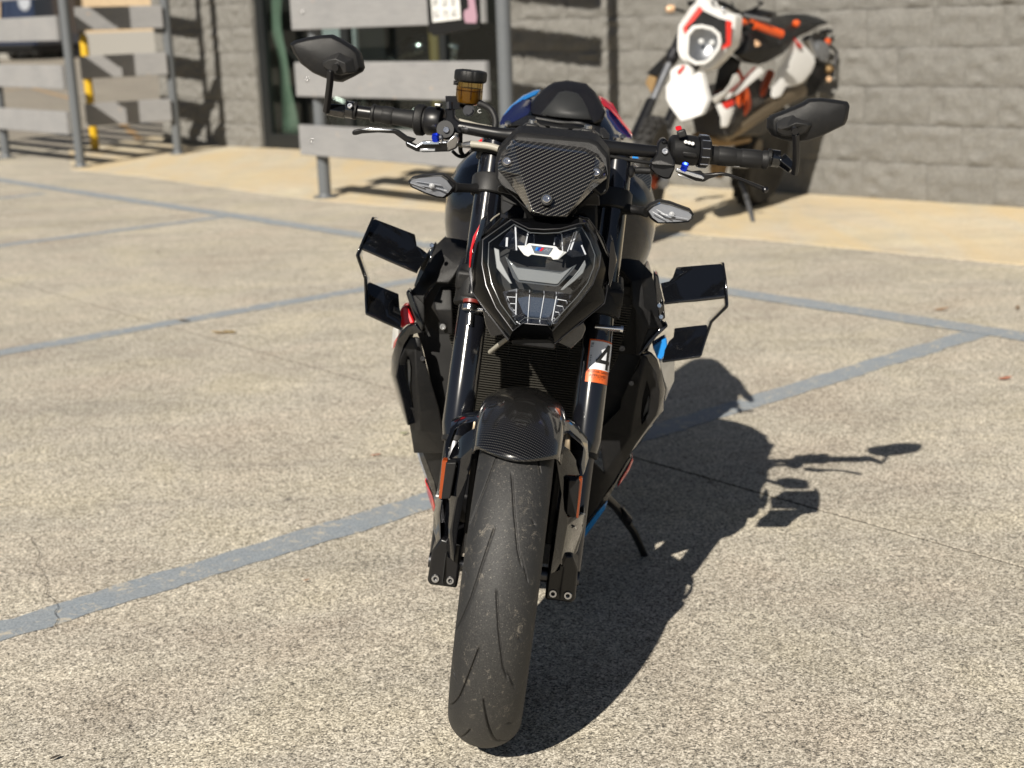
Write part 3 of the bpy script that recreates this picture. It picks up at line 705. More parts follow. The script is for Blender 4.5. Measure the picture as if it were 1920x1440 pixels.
# fender arms that run to the fork legs, each with an upper strip and a face panel
pl = prism('fender_arm', [(-0.1204,0.03,0.5404), (-0.1028,0.03,0.553), (-0.0754,0.015,0.5664), (-0.0705,0.0,0.5659), (-0.0772,-0.02,0.5628), (-0.0978,-0.01,0.5521), (-0.1095,-0.01,0.5408), (-0.1145,-0.02,0.5207), (-0.1144,-0.03,0.5014), (-0.1198,-0.03,0.4872), (-0.121,-0.02,0.5168), (-0.118,0.0,0.5366)], (0, .02, 0), 'gloss', fe, bevel=.0025)
pr = prism('fender_arm', [(0.0624,0.0,0.5752), (0.0783,0.015,0.5729), (0.0944,0.03,0.5585), (0.115,0.03,0.5378), (0.117,0.0,0.5178), (0.1151,-0.02,0.4999), (0.1116,-0.03,0.4938), (0.1062,-0.03,0.514), (0.1073,-0.01,0.5377), (0.1018,-0.015,0.5475), (0.0846,-0.02,0.5602), (0.0667,-0.02,0.5668)], (0, .02, 0), 'gloss', fe, bevel=.0025)
# fork guards
gl = obj('fork_guard', [(-0.0766,-0.055,0.5615), (-0.0733,-0.06,0.5296), (-0.076,-0.055,0.4832), (-0.0791,-0.05,0.4361), (-0.0836,-0.045,0.379), (-0.0852,-0.04,0.3188), (-0.1024,-0.02,0.3197), (-0.1089,-0.01,0.3248), (-0.1096,-0.03,0.4158), (-0.1065,-0.035,0.4574), (-0.0981,-0.045,0.4904), (-0.1139,-0.03,0.4969), (-0.109,-0.02,0.5124), (-0.0957,-0.035,0.5397), (-0.0906,-0.055,0.508), (-0.0917,-0.052,0.4351), (-0.0966,-0.045,0.3711)],
         [(0, 1, 14, 13), (13, 14, 11, 12), (1, 2, 14), (2, 15, 10, 14), (14, 10, 11), (2, 3, 15), (15, 9, 10), (3, 4, 16, 15), (15, 16, 8, 9), (4, 5, 16), (5, 6, 16), (6, 7, 8, 16)], 'gloss', bk, solid=.004, face_to=(0, -1, 0), bevel=.0015, sharp=14)
gr = obj('fork_guard', [(0.066,-0.055,0.5552), (0.0636,-0.06,0.53), (0.0743,-0.055,0.4883), (0.0794,-0.05,0.4693), (0.0789,-0.05,0.4271), (0.0788,-0.045,0.3641), (0.0791,-0.04,0.3179), (0.1008,-0.02,0.3223), (0.1144,-0.01,0.3458), (0.1247,0.0,0.3901), (0.1243,0.0,0.421), (0.1118,-0.03,0.4205), (0.1048,-0.035,0.4235), (0.0937,-0.045,0.4333), (0.0889,-0.045,0.4898), (0.1069,-0.03,0.4967), (0.1062,-0.02,0.5093), (0.0844,-0.04,0.5412), (0.096,-0.05,0.4112), (0.0939,-0.045,0.3508)],
         [(0, 1, 17), (1, 2, 14, 17), (17, 14, 15, 16), (2, 3, 13, 14), (3, 4, 18, 13), (13, 18, 11, 12), (4, 5, 19, 18), (5, 6, 7, 19), (19, 7, 8), (18, 19, 8, 9), (18, 9, 10, 11)], 'gloss', bk, solid=.004, face_to=(0, -1, 0), bevel=.0015, sharp=14)
# outer lower leg covers
prism('leg_cover', [(-0.1268,-0.01,0.4233), (-0.1151,-0.03,0.4242), (-0.1171,-0.03,0.3964), (-0.1128,-0.03,0.3539), (-0.1079,-0.02,0.3274), (-0.1184,-0.01,0.3314), (-0.1283,0.0,0.3544), (-0.1306,0.0,0.3837)], (0, .05, 0), 'gloss', bk, bevel=.004)
prism('leg_cover', [(0.1242,0.0,0.4216), (0.1268,0.0,0.3966), (0.1212,0.0,0.349), (0.1043,-0.01,0.3209), (0.1117,-0.01,0.3673), (0.1128,-0.01,0.4108)], (0, .05, 0), 'gloss', bk, bevel=.004)
# reflectors: black carrier and amber edge
for k, (blk, amb) in enumerate((([(-0.1154,-0.055,0.4965), (-0.098,-0.058,0.5003), (-0.0991,-0.058,0.4782), (-0.1019,-0.055,0.4348), (-0.1171,-0.05,0.4304)], [(-0.1229,-0.045,0.4964), (-0.1136,-0.05,0.4986), (-0.1151,-0.05,0.4304), (-0.122,-0.045,0.4286)]),
                              ([(0.0886,-0.058,0.4942), (0.1064,-0.055,0.4955), (0.1096,-0.05,0.4275), (0.1006,-0.055,0.4294), (0.0918,-0.058,0.4362)], [(0.1058,-0.05,0.4955), (0.1121,-0.045,0.4947), (0.1139,-0.045,0.4248), (0.1088,-0.05,0.4268)]))):
    rf = prism('side_reflector', blk, (0, .02, 0), 'satin', bk, bevel=.002); prism('reflector_lens', amb, (0, .018, 0), 'amber', rf, bevel=.0015)

for s in (-1, 1): prism('gap_blocker', [(s*.066, -.01, .36), (s*.066, -.03, .50), (s*.066, .02, .56), (s*.066, .14, .50), (s*.066, .12, .34)], (s*.010, 0, 0), 'void', bk, bevel=.002)  # dark plates added between guard and tyre to black out the gap
# ---- radiator ------------------------------------------------------------------
rdp = [(-.185, .405, .725), (.185, .405, .725), (.165, .385, .60), (.10, .37, .44), (-.10, .37, .44), (-.165, .385, .60)]
ra = prism('radiator', [add(p, (0, .02, 0)) for p in rdp], (0, .03, 0), 'void', bk, bevel=.004)
parts = []; z = .446
while z < .722:
    hw = float(np.interp(z, [.44, .60, .725], [.098, .163, .183])); y = float(np.interp(z, [.44, .60, .725], [.37, .385, .405]))
    parts.append(box_vf((0, y+.008, z), (hw*2, .018, .0011))); z += .0048
V, Fc = join_vf(parts); kind(obj('radiator_fins', V, Fc, 'fins', ra, smooth=False), 'stuff')
parts = [box_vf((x, .40, .585), (.0016, .02, .28)) for x in np.linspace(-.14, .14, 13)]
V, Fc = join_vf(parts); kind(obj('radiator_tubes', V, Fc, 'void', ra, smooth=False), 'stuff')
box('radiator_tank', (0, .42, .735), (.36, .05, .025), 'satin', ra, bevel=.006)
lathe('cap', [(.001, 0), (.016, 0), (.018, .004), (.018, .012)], (.12, .392, .742), (0, -.3, 1), 'dark_steel', ra)
# engine block and frame hints behind the radiator, closing off the view
loft('engine_block', [[(-.13, .47, .42), (.13, .47, .42), (.15, .47, .75), (-.15, .47, .75)], [(-.16, .62, .26), (.16, .62, .26), (.19, .62, .80), (-.19, .62, .80)], [(-.17, .95, .24), (.17, .95, .24), (.17, .95, .72), (-.17, .95, .72)]], 'void', bk, bevel=.01)
# exhaust headers and belly shadows
for i, x in enumerate((-.09, -.03, .03, .09)): tube('exhaust_header', [(x, .46, .50), (x*1.05, .41, .40), (x*.9, .44, .26), (x*.5, .62, .17)], .02, 'pipe', bk, n=14, smooth=6)

# ---- headlight -----------------------------------------------------------------
lens_o = [(-0.06,0.05,0.8963), (-0.0279,0.028,0.8836), (-0.0022,0.02,0.8846), (0.024,0.02,0.8894), (0.0542,0.028,0.9022), (0.0651,0.05,0.9065), (0.0835,0.058,0.8837), (0.0966,0.06,0.8588), (0.097,0.055,0.8361), (0.089,0.046,0.8051), (0.0715,0.038,0.7754), (0.0315,0.04,0.7201), (0.0228,0.032,0.7286), (-0.0187,0.032,0.7268), (-0.0336,0.04,0.7121), (-0.0664,0.04,0.747), (-0.088,0.05,0.7822), (-0.0994,0.058,0.8164), (-0.103,0.06,0.8578)]
bez_o = [(-0.0771,0.072,0.8989), (-0.0315,0.06,0.903), (-0.0058,0.055,0.9056), (0.0222,0.055,0.909), (0.0521,0.06,0.9164), (0.0691,0.072,0.915), (0.0971,0.105,0.8882), (0.1122,0.11,0.8605), (0.1192,0.1,0.8309), (0.1157,0.09,0.8001), (0.1138,0.08,0.7776), (0.0386,0.072,0.6989), (0.0274,0.068,0.7044), (-0.021,0.068,0.6982), (-0.0402,0.072,0.6943), (-0.0826,0.078,0.7371), (-0.112,0.09,0.769), (-0.1216,0.1,0.801), (-0.1184,0.105,0.8515)]
mid_o = [mid(a_, b_, .5) for a_, b_ in zip(lens_o, bez_o)]; mid_o = [add(p, (0, -.007, 0)) for p in mid_o]
back_o = [add((p[0]*.93, p[1], .80+(p[2]-.80)*.95), (0, .15, 0)) for p in bez_o]
in_o = [add(p, (0, .012, 0)) for p in lens_o]
hl = loft('headlight', [in_o, lens_o, mid_o, bez_o, back_o], 'bezel', bk, cap=(False, True), bevel=.0022, sharp=26)
# bowl behind the lens
cx = (0.0037,0.115,0.8004); bowl = [tuple(cx[i]+(p[i]-cx[i])*.72 for i in range(3)) for p in lens_o]; bowl = [(p[0], .105, p[2]) for p in bowl]
V, Fc = loops_vf([[add(p, (0, .012, 0)) for p in lens_o], bowl], (False, True)); obj('reflector_bowl', V, Fc, 'void', hl, face_to=(0, -1, 0), sharp=20)
tube('lens_highlight', lens_o+[lens_o[0]], .0012, 'dark_steel', hl, n=8)  # thin tube added round the lens to draw a bright edge line
tube('bezel_highlight', [bez_o[i] for i in (4, 5, 6, 7, 8, 9, 10, 11)], .0012, 'dark_steel', hl, n=8); tube('bezel_highlight', [bez_o[i] for i in (14, 15, 16, 17, 18, 0)], .0012, 'dark_steel', hl, n=8)  # tubes added along the bezel rim as highlight lines
ld_ = [tuple(p[i] if i == 1 else (.55 if False else c_m[i]+(p[i]-c_m[i])*.9) for i in range(3)) for p in lens_o for c_m in [(0.0035,0.0,0.8213)]]
tube('inner_outline', ld_+[ld_[0]], .0010, 'guide_rim', hl, n=8)
# convex clear lens: concentric loops pushed forward
c0_ = (0.0035,0.0,0.8213); loops = []
for t, push in ((1.0, 0.), (.93, .013), (.72, .030), (.42, .041), (.12, .045)):
    loops.append([(c0_[0]+(p[0]-c0_[0])*t, (p[1]*t+.042*(1-t))-push, c0_[2]+(p[2]-c0_[2])*t) for p in lens_o])
loft('lens', loops, 'lens', hl, cap=(False, True), sharp=0)
# daytime light chevron and side blades, emblem, ribs
LY = .128
ch = [(-0.0628,0.033,0.8352), (-0.0553,0.031,0.8299), (-0.0398,0.028,0.819), (-0.0048,0.026,0.8197), (0.0307,0.026,0.8201), (0.0367,0.028,0.8205), (0.0587,0.033,0.8354), (0.0534,0.031,0.8239), (0.0331,0.028,0.7951), (0.0278,0.026,0.7936), (-0.0041,0.026,0.7933), (-0.0349,0.028,0.7931), (-0.0439,0.031,0.7999)]
ce = prism('light_guide', ch, (0, .008, 0), 'guide_rim', hl, bevel=.0012)
chi = [(-0.0564,0.029,0.8292), (-0.0398,0.025,0.8171), (-0.0044,0.023,0.8175), (0.031,0.023,0.818), (0.0364,0.025,0.8185), (0.0526,0.029,0.8304), (0.0315,0.025,0.7986), (0.0273,0.023,0.7981), (-0.0045,0.023,0.7976), (-0.0341,0.025,0.7973)]
prism('light_guide', chi, (0, .004, 0), 'guide', hl, bevel=.0012)
for blade in ([(0.071,0.042,0.8444), (0.0742,0.042,0.8363), (0.0708,0.038,0.8223), (0.058,0.036,0.8067), (0.0411,0.034,0.7894), (0.0365,0.034,0.7894), (0.043,0.034,0.7987), (0.0547,0.036,0.8138), (0.0628,0.038,0.8269)], [(-0.0823,0.042,0.8462), (-0.073,0.042,0.8439), (-0.0689,0.038,0.8263), (-0.0565,0.036,0.8086), (-0.0438,0.034,0.79), (-0.0482,0.034,0.7895), (-0.0628,0.036,0.8025), (-0.0736,0.038,0.8126)]):
    prism('light_guide', blade, (0, .007, 0), 'guide', hl, bevel=.0012)
EY = .112
em = prism('emblem_plate', [(-0.0432,0.017,0.853), (-0.0297,0.012,0.8545), (-0.0242,0.012,0.8591), (0.0201,0.012,0.8594), (0.0268,0.012,0.854), (0.0399,0.017,0.8526), (0.0269,0.014,0.8383), (0.0186,0.012,0.8369), (0.0144,0.012,0.8408), (-0.0178,0.012,0.841), (-0.0228,0.012,0.8369), (-0.0301,0.014,0.8391), (-0.0371,0.016,0.8458)], (0, .006, 0), 'white_paint', hl, bevel=.0008)
prism('emblem_field', [(-0.0205,0.0114,0.856), (0.0168,0.0114,0.8563), (0.0101,0.0114,0.8438), (-0.014,0.0114,0.8447)], (0, .002, 0), 'emblem_grey', hl, bevel=0)
EZ = EY-.0012
for q, mt in (([(-0.0114,0.0108,0.8541), (-0.0077,0.0108,0.8542), (-0.01,0.0108,0.8484), (-0.0136,0.0108,0.8485)], 'blue_paint'), ([(-0.0072,0.0108,0.8543), (-0.0028,0.0108,0.8543), (-0.0057,0.0108,0.8485), (-0.0095,0.0108,0.8485)], 'navy_blue'), ([(-0.0024,0.0108,0.8544), (0.0018,0.0108,0.8544), (-0.0021,0.0108,0.8484), (-0.006,0.0108,0.8484)], 'red_paint')):
    if mt == 'navy_blue' and 'navy_blue' not in M: M['navy_blue'] = simple('emblem_dark_blue', (.01, .04, .32), .3)
    prism('emblem_stripe', q, (0, .0008, 0), mt, hl, bevel=0)
mq = [(0, 0), (.36, 1), (.5, 1), (.58, .45), (.8, 1), (.95, 1), (.72, 0), (.58, 0), (.73, .62), (.53, .1), (.46, .1), (.38, .66), (.14, 0)]
o_, ux, uz = Vector((0.0005,0.0108,0.8485)), Vector((0.0127,0.0108,0.8487))-Vector((0.0005,0.0108,0.8485)), Vector((0.0013,0.0108,0.8539))-Vector((0.0005,0.0108,0.8485))
prism('emblem_letter', [tuple(o_+ux*x+uz*z) for x, z in mq], (0, .0008, 0), 'steel', hl, bevel=0)
# chambers: upper left and right cells, lower projector with ribs
def strip(p, q, wd, mat, parent, name='reflector_rib', t=.004):
    p, q = Vector(p), Vector(q); d = (q-p).normalized(); s = d.cross(Vector((0, 1, 0))).normalized()*wd/2
    return prism(name, [p+s, q+s, q-s, p-s], (0, t, 0), mat, parent, bevel=0)
for cell in ([(-0.0764,0.065,0.8503), (-0.065,0.06,0.8716), (-0.0533,0.06,0.89), (-0.0282,0.045,0.8797), (-0.0185,0.045,0.8788), (-0.0166,0.05,0.8522), (-0.034,0.055,0.8487), (-0.0443,0.06,0.8453)], [(0.0172,0.045,0.8775), (0.0229,0.045,0.8839), (0.0436,0.05,0.893), (0.0551,0.06,0.8929), (0.0728,0.065,0.8524), (0.0493,0.06,0.8464), (0.0316,0.055,0.8542), (0.0185,0.05,0.8555)]):
    c_ = tuple(sum(p[i] for p in cell)/len(cell) for i in range(3)); inner = [(c_[0]+(p[0]-c_[0])*.55, p[1]+.03, c_[2]+(p[2]-c_[2])*.55) for p in cell]
    V, Fc = loops_vf([cell, inner], (False, True)); obj('reflector_cell', V, Fc, 'cell_chrome', hl, face_to=(0, -1, 0), sharp=20)
RY = .155
for (pa, pb_, wd) in (((-0.0515,0.055,0.887), (-0.0447,0.055,0.8469), .0022), ((-0.063,0.055,0.8661), (-0.0619,0.055,0.8511), .0030), ((-0.029,0.055,0.8768), (-0.0315,0.055,0.849), .0018), ((-0.0191,0.055,0.8762), (-0.0162,0.055,0.8496), .0022), ((0.0177,0.055,0.876), (0.0164,0.055,0.8529), .0022), ((0.0275,0.055,0.883), (0.0322,0.055,0.8556), .0015), ((0.0521,0.055,0.8907), (0.0453,0.055,0.8585), .0025), ((0.0627,0.055,0.8685), (0.0713,0.055,0.8539), .0022), ((0.0479,0.055,0.8889), (0.0405,0.055,0.8553), .0012)):
    strip(pa, pb_, wd*1.15, 'rib_bright', hl)
prj = [(-0.0592,0.05,0.7752), (-0.036,0.04,0.7827), (0.0312,0.04,0.7858), (0.0573,0.05,0.7845), (0.0444,0.045,0.752), (0.0377,0.04,0.7335), (0.0123,0.04,0.7271), (-0.019,0.04,0.7258), (-0.0375,0.045,0.7363)]
c_ = tuple(sum(p[i] for p in prj)/len(prj) for i in range(3)); inner = [(c_[0]+(p[0]-c_[0])*.6, p[1]+.03, c_[2]+(p[2]-c_[2])*.6) for p in prj]
V, Fc = loops_vf([prj, inner], (False, True)); obj('reflector_cell', V, Fc, 'cell_chrome', hl, face_to=(0, -1, 0), sharp=20)
for (pa, pb_, wd) in (((-0.0361,0.055,0.7771), (-0.0318,0.055,0.7308), .0016), ((-0.0137,0.055,0.7759), (-0.011,0.055,0.7241), .0010), ((0.0108,0.055,0.779), (0.0084,0.055,0.7252), .0010), ((0.0316,0.055,0.7803), (0.0288,0.055,0.7345), .0014), ((-0.0547,0.055,0.7673), (-0.0352,0.055,0.7687), .0010), ((-0.0482,0.055,0.7569), (-0.0339,0.055,0.7577), .0010), ((-0.0431,0.055,0.7469), (-0.0334,0.055,0.7468), .0010), ((-0.0305,0.055,0.7283), (-0.0194,0.055,0.7235), .0016), ((0.0147,0.055,0.7252), (0.0293,0.055,0.7302), .0014), ((0.0337,0.055,0.7739), (0.0561,0.055,0.7727), .0010), ((0.0337,0.055,0.7632), (0.0508,0.055,0.7627), .0010), ((0.0324,0.055,0.7524), (0.0455,0.055,0.7521), .0010), ((0.0311,0.055,0.7415), (0.0403,0.055,0.7413), .0010), ((0.0548,0.055,0.7832), (0.0347,0.055,0.7339), .0012), ((-0.0509,0.055,0.7686), (-0.033,0.055,0.732), .0012)):
    strip(pa, pb_, wd*1.15, 'rib_bright', hl)
piv = Vector((0, .03, .71)); hl.rotation_euler = (rad(-12), 0, 0); hl.location = piv-Matrix.Rotation(rad(-12), 3, 'X') @ piv
# small chin plates at the bottom corners
prism('chin_plate', [(-0.0904,0.085,0.7306), (-0.0787,0.08,0.725), (-0.0432,0.078,0.6945), (-0.0707,0.085,0.6837), (-0.083,0.09,0.704)], (0, .03, 0), 'gloss', bk, bevel=.002)
prism('chin_plate', [(0.0822,0.08,0.7317), (0.0881,0.085,0.7186), (0.0838,0.085,0.7022), (0.0672,0.08,0.6818), (0.0427,0.078,0.6898), (0.0558,0.075,0.7091)], (0, .03, 0), 'gloss', bk, bevel=.002)
box('lower_bracket', (0.003,0.09,0.6908), (.075, .03, .025), 'satin', bk)
tube('wire_and_edge_line', [(-0.0335,0.09,0.693), (-0.0514,0.12,0.67), (-0.0725,0.16,0.6395)], .0042, 'hose_grey', bk, n=10, smooth=4)
# slim side blades beside the headlight, left one with a red edge
prism('side_blade', [(-0.1122,0.13,0.8753), (-0.1031,0.115,0.8826), (-0.1044,0.11,0.8658), (-0.1105,0.105,0.8284), (-0.1115,0.1,0.7915), (-0.1171,0.105,0.7858), (-0.1199,0.11,0.8076), (-0.1168,0.12,0.8413)], (0, .03, 0), 'gloss', bk, bevel=.002)
prism('red_edge', [(-0.1134,0.132,0.8674), (-0.1154,0.128,0.8543), (-0.1205,0.122,0.8271), (-0.1206,0.115,0.7931), (-0.1234,0.122,0.7915), (-0.1256,0.128,0.8173), (-0.1229,0.132,0.8441)], (0, .02, 0), 'red_paint', bk, bevel=.0015)
prism('side_blade', [(0.1091,0.12,0.8772), (0.1159,0.115,0.8655), (0.126,0.115,0.8372), (0.1243,0.11,0.8136), (0.1201,0.105,0.7884), (0.114,0.1,0.8142), (0.1119,0.105,0.8506)], (0, .03, 0), 'gloss', bk, bevel=.002)
tube('wire_and_edge_line', [(-0.0847,0.185,0.8812), (-0.0948,0.165,0.8738), (-0.1028,0.145,0.8608), (-0.1045,0.13,0.8494)], .0014, 'hose_grey', bk, n=8, smooth=5)  # pale tube standing in for the bezel's bright edge, no real wire

# ---- flyscreen -------------------------------------------------------------------
FY = .215
fr_ = prism('instrument_housing', [(-0.0705,0.175,1.0229), (-0.0279,0.175,1.0248), (0.0547,0.175,1.027), (0.069,0.172,1.0242), (0.0916,0.165,1.0035), (0.0965,0.16,0.9744), (0.0973,0.15,0.9448), (0.0864,0.14,0.9356), (0.0704,0.135,0.9463), (0.0291,0.12,0.918), (-0.0342,0.12,0.9156), (-0.0623,0.125,0.9274), (-0.0846,0.135,0.9362), (-0.0964,0.145,0.9434), (-0.1007,0.16,0.9732), (-0.0959,0.168,0.9902)], (0, .05, .012), 'satin', bk, bevel=.006)
v_ = [(-0.077,0.166,1.0133), (-0.0157,0.166,1.0146), (0.047,0.166,1.0144), (0.0725,0.162,1.0068),               # 0-3 top lip
      (-0.0685,0.132,1.0053), (-0.0138,0.13,1.0068), (0.0519,0.132,1.0075), (0.0671,0.135,1.002),              # 4-7 top ridge
      (-0.089,0.162,0.9916), (-0.0964,0.158,0.9712), (-0.0947,0.152,0.9596), (-0.0771,0.14,0.9471), (-0.0599,0.116,0.9336), (-0.0446,0.092,0.9201), (-0.0287,0.062,0.9068),   # 8-14 left edge
      (-0.0518,0.092,0.964), (-0.0262,0.05,0.9116),                                               # 15,16 left ridge
      (0.0006,0.046,0.9082), (0.0318,0.052,0.9086),                                               # 17,18 bottom
      (0.0543,0.09,0.9329), (0.0702,0.112,0.9514), (0.0918,0.144,0.9698), (0.0859,0.154,0.991),          # 19-22 right edge
      (0.0661,0.105,0.969), (0.0492,0.076,0.9388), (0.0289,0.05,0.9118)]                             # 23,24,25 right ridge
f_ = [(0, 1, 5, 4), (1, 2, 6, 5), (2, 3, 7, 6), (0, 4, 8), (4, 9, 8), (4, 15, 10, 9), (15, 11, 10), (15, 12, 11), (15, 13, 12), (15, 16, 14, 13), (4, 5, 6, 7, 23, 15), (15, 23, 24, 16), (16, 24, 25, 17), (17, 25, 18), (16, 17, 14), (25, 24, 19, 18), (24, 23, 20, 19), (23, 7, 22, 21), (23, 21, 20), (7, 3, 22)]
fs = obj('flyscreen', v_, f_, 'carbon_screen', bk, solid=.003, face_to=(0, -1, 0), bevel=.004, sharp=12, seg=3)
for q in ((-0.0792,0.136,0.9772), (0.0716,0.126,0.9778), (-0.0043,0.058,0.9325)):
    lathe('washer', [(.001, 0), (.0095, 0), (.0105, .0015), (.009, .003), (.001, .003)], add(q, (0, -.001, 0)), (0, -1, .45), 'rubber', fs, n=24)
    bolt('screw', add(q, (0, -.0035, .001)), (0, -1, .45), .0068, .0045, 'chrome', fs)
prism('screen_bracket', [(-0.0927,0.175,0.9288), (-0.0854,0.17,0.9319), (-0.0245,0.09,0.8997), (0.0316,0.09,0.9013), (0.0733,0.15,0.9448), (0.0832,0.16,0.9354), (0.0863,0.16,0.9196), (0.0547,0.14,0.9193), (0.0349,0.11,0.8936), (-0.0279,0.11,0.8885), (-0.0596,0.14,0.9205), (-0.0914,0.18,0.9192)], (0, .02, 0), 'satin_grey', bk, bevel=.002)
prism('headlight_bracket', [(-0.0825,0.165,0.9086), (-0.06,0.155,0.9035), (-0.0655,0.15,0.8971), (-0.0774,0.16,0.8834), (-0.0824,0.165,0.8957)], (0, .015, 0), 'satin_grey', bk, bevel=.002)
prism('head_shroud', [(-0.0858,0.18,0.9177), (0.0825,0.18,0.9165), (0.0882,0.185,0.8729), (0.0605,0.175,0.8982), (-0.0617,0.175,0.8996), (-0.0817,0.185,0.8794)], (0, .03, 0), 'void', bk, bevel=.004)
box('steering_head', (0, .33, .86), (.09, .09, .2), 'void', bk, bevel=.02)
# dash frame arch and bar clamps above the screen
tube('dash_arch', [(-0.0279,0.3,1.0131), (-0.024,0.31,1.0184), (-0.018,0.315,1.0205), (0.0127,0.315,1.0217), (0.0211,0.31,1.0204), (0.0282,0.3,1.0148)], .0032, 'satin', bk, n=10, smooth=3)
box('dash_label', (-0.0014,0.36,1.0254), (.034, .01, .004), 'satin_grey', bk, bevel=.001)
for pts, b_ in (([(-0.0691,0.3,1.0203), (-0.0658,0.3,1.0275), (-0.0587,0.3,1.0313), (-0.0427,0.3,1.0338), (-0.0349,0.3,1.0288), (-0.0239,0.3,1.0275), (-0.0244,0.3,1.0167), (-0.0404,0.3,1.0148), (-0.0641,0.3,1.0155)], (525, 536)), ([(0.0219,0.3,1.029), (0.037,0.3,1.0308), (0.0455,0.3,1.0354), (0.0562,0.3,1.0331), (0.0686,0.3,1.0239), (0.0687,0.3,1.0162), (0.056,0.3,1.0165), (0.0408,0.3,1.0156), (0.0281,0.3,1.0158)], (1075, 592))):
    bc = prism('bar_clamp', pts, (0, .045, .0), 'black_alu', bk, bevel=.006)
for q in ((-0.0496,0.292,1.0211), (0.0488,0.292,1.024)): box('clamp_pad', q, (.022, .012, .024), 'satin_grey', bk, bevel=.003)
for q in ((-0.0496,0.32,1.0318), (0.0507,0.32,1.034)): lathe('clamp_bolt', [(.001, 0), (.007, 0), (.007, .006), (.004, .007), (.001, .004)], q, (0, 0, 1), 'steel', bk, n=18)

# ---- tank, seat, tail ---------------------------------------------------------------
def sec(y, hw, zb, zt, n=20, p=2.6):
    L = []
    for k in range(n):
        a_ = math.pi*2*k/n; c_, s_ = math.cos(a_), math.sin(a_)
        L.append((hw*math.copysign(abs(c_)**(2/p), c_), y, (zb+zt)/2+(zt-zb)/2*math.copysign(abs(s_)**(2/p), s_)))
    return L
loft('fuel_tank', [sec(.44, .10, .80, .93), sec(.46, .145, .74, .965), sec(.50, .200, .68, .980), sec(.58, .222, .66, .992), sec(.70, .212, .66, .985), sec(.80, .17, .70, .955), sec(.90, .12, .70, .89), sec(.95, .08, .72, .84)], 'tank_paint', bk, sharp=0, sub=1)
loft('rider_seat', [sec(.92, .10, .78, .83), sec(1.0, .135, .80, .845), sec(1.05, .15, .82, .875)], 'seat_vinyl', bk, sub=1, sharp=0)
# pillion pad, raised front face
so_ = [(-0.0802,1.1,0.997), (-0.0825,1.12,1.0152), (-0.0727,1.14,1.0303), (-0.0566,1.16,1.0499), (-0.0352,1.18,1.0662), (-0.0028,1.2,1.0735), (0.0409,1.18,1.0721), (0.0644,1.16,1.0566), (0.0813,1.13,1.0351), (0.0948,1.1,1.0166), (0.0911,1.07,1.0009), (0.0726,1.05,0.9899), (0.0073,1.04,0.9932), (-0.0557,1.05,0.993), (-0.0729,1.07,0.9941)]
cs_ = (0.0047,1.1,1.0256)
loft('pillion_pad', [[tuple(cs_[i]+(p[i]-cs_[i])*.72+((-.02) if i == 1 else 0) for i in range(3)) for p in so_], [tuple(cs_[i]+(p[i]-cs_[i])*.93+((-.012) if i == 1 else 0) for i in range(3)) for p in so_], so_, [add(p, (0, .10, -.008)) for p in so_], [add(p, (0, .18, -.05)) for p in so_]], 'seat_vinyl', bk, sharp=0, bevel=.012, seg=4)
pf = [(-0.0563,1.055,0.9971), (-0.037,1.085,1.0228), (-0.0194,1.105,1.0483), (-0.0036,1.11,1.0532), (0.0225,1.105,1.0514), (0.0362,1.09,1.041), (0.0512,1.065,1.0207), (0.0649,1.035,0.9992), (0.0139,1.03,0.997), (-0.0278,1.04,0.9954)]
cp_ = (0.0061,1.05,1.0197)
loft('pad_front', [[add(p, (0, .0, 0)) for p in pf], [add(tuple(cp_[i]+(p[i]-cp_[i])*.93 for i in range(3)), (0, -.012, 0)) for p in pf]], 'seat_grey', bk, cap=(False, True), sharp=0)
box('seat_base', (0, 1.02, .93), (.26, .12, .03), 'satin', bk, bevel=.01)
# tail panels: blue stripe on one side, red on the other, dark blue below
def panel(name, pts, mat, t=(0, .03, 0), bev=.004): return prism(name, pts, t, mat, bk, bevel=bev)
panel('tail_panel', [(-0.143,0.98,0.9696), (-0.1392,1.0,0.9855), (-0.1208,1.06,1.0086), (-0.1017,1.12,1.0211), (-0.0822,1.16,1.0234), (-0.0814,1.1,0.9969), (-0.0836,1.05,0.9931), (-0.1138,1.0,0.9749), (-0.1399,0.97,0.9673)], 'navy_paint')
panel('tail_stripe', [(-0.1397,1.01,0.9847), (-0.1275,1.06,1.0056), (-0.1052,1.13,1.0271), (-0.0808,1.2,1.0397), (-0.0639,1.2,1.0436), (-0.0736,1.17,1.029), (-0.103,1.11,1.0164), (-0.122,1.05,1.0034)], 'blue_paint')
panel('tail_panel', [(0.0932,1.1,1.0233), (0.1045,1.12,1.0199), (0.129,1.05,1.0023), (0.1485,1.0,0.9858), (0.1623,0.98,0.9722), (0.1491,0.96,0.9735), (0.1211,1.0,0.9848), (0.0981,1.05,1.0078)], 'navy_paint')
panel('tail_stripe', [(0.0731,1.18,1.0457), (0.0819,1.2,1.0442), (0.0955,1.18,1.0397), (0.1106,1.14,1.0298), (0.1208,1.12,1.0183), (0.1384,1.05,1.0012), (0.1551,1.0,0.9877), (0.1614,0.97,0.9763), (0.1503,0.98,0.9854), (0.1282,1.03,1.0049), (0.1039,1.1,1.0223), (0.0884,1.15,1.0277)], 'red_paint')
panel('seat_frame', [(-0.1121,0.96,0.9781), (-0.0841,1.0,0.9954), (-0.0638,1.02,0.9919), (-0.0315,1.02,0.9923), (0.0058,1.0,0.9914), (0.0374,1.0,0.9952), (0.0698,0.98,0.9915), (0.0902,0.96,0.991), (0.1077,0.92,0.9742), (0.0943,0.9,0.9721), (0.0685,0.92,0.9828), (0.0169,0.94,0.9816), (-0.0416,0.94,0.9813), (-0.0901,0.93,0.9763), (-0.1301,0.93,0.9716)], 'satin', (0, .05, -.01))
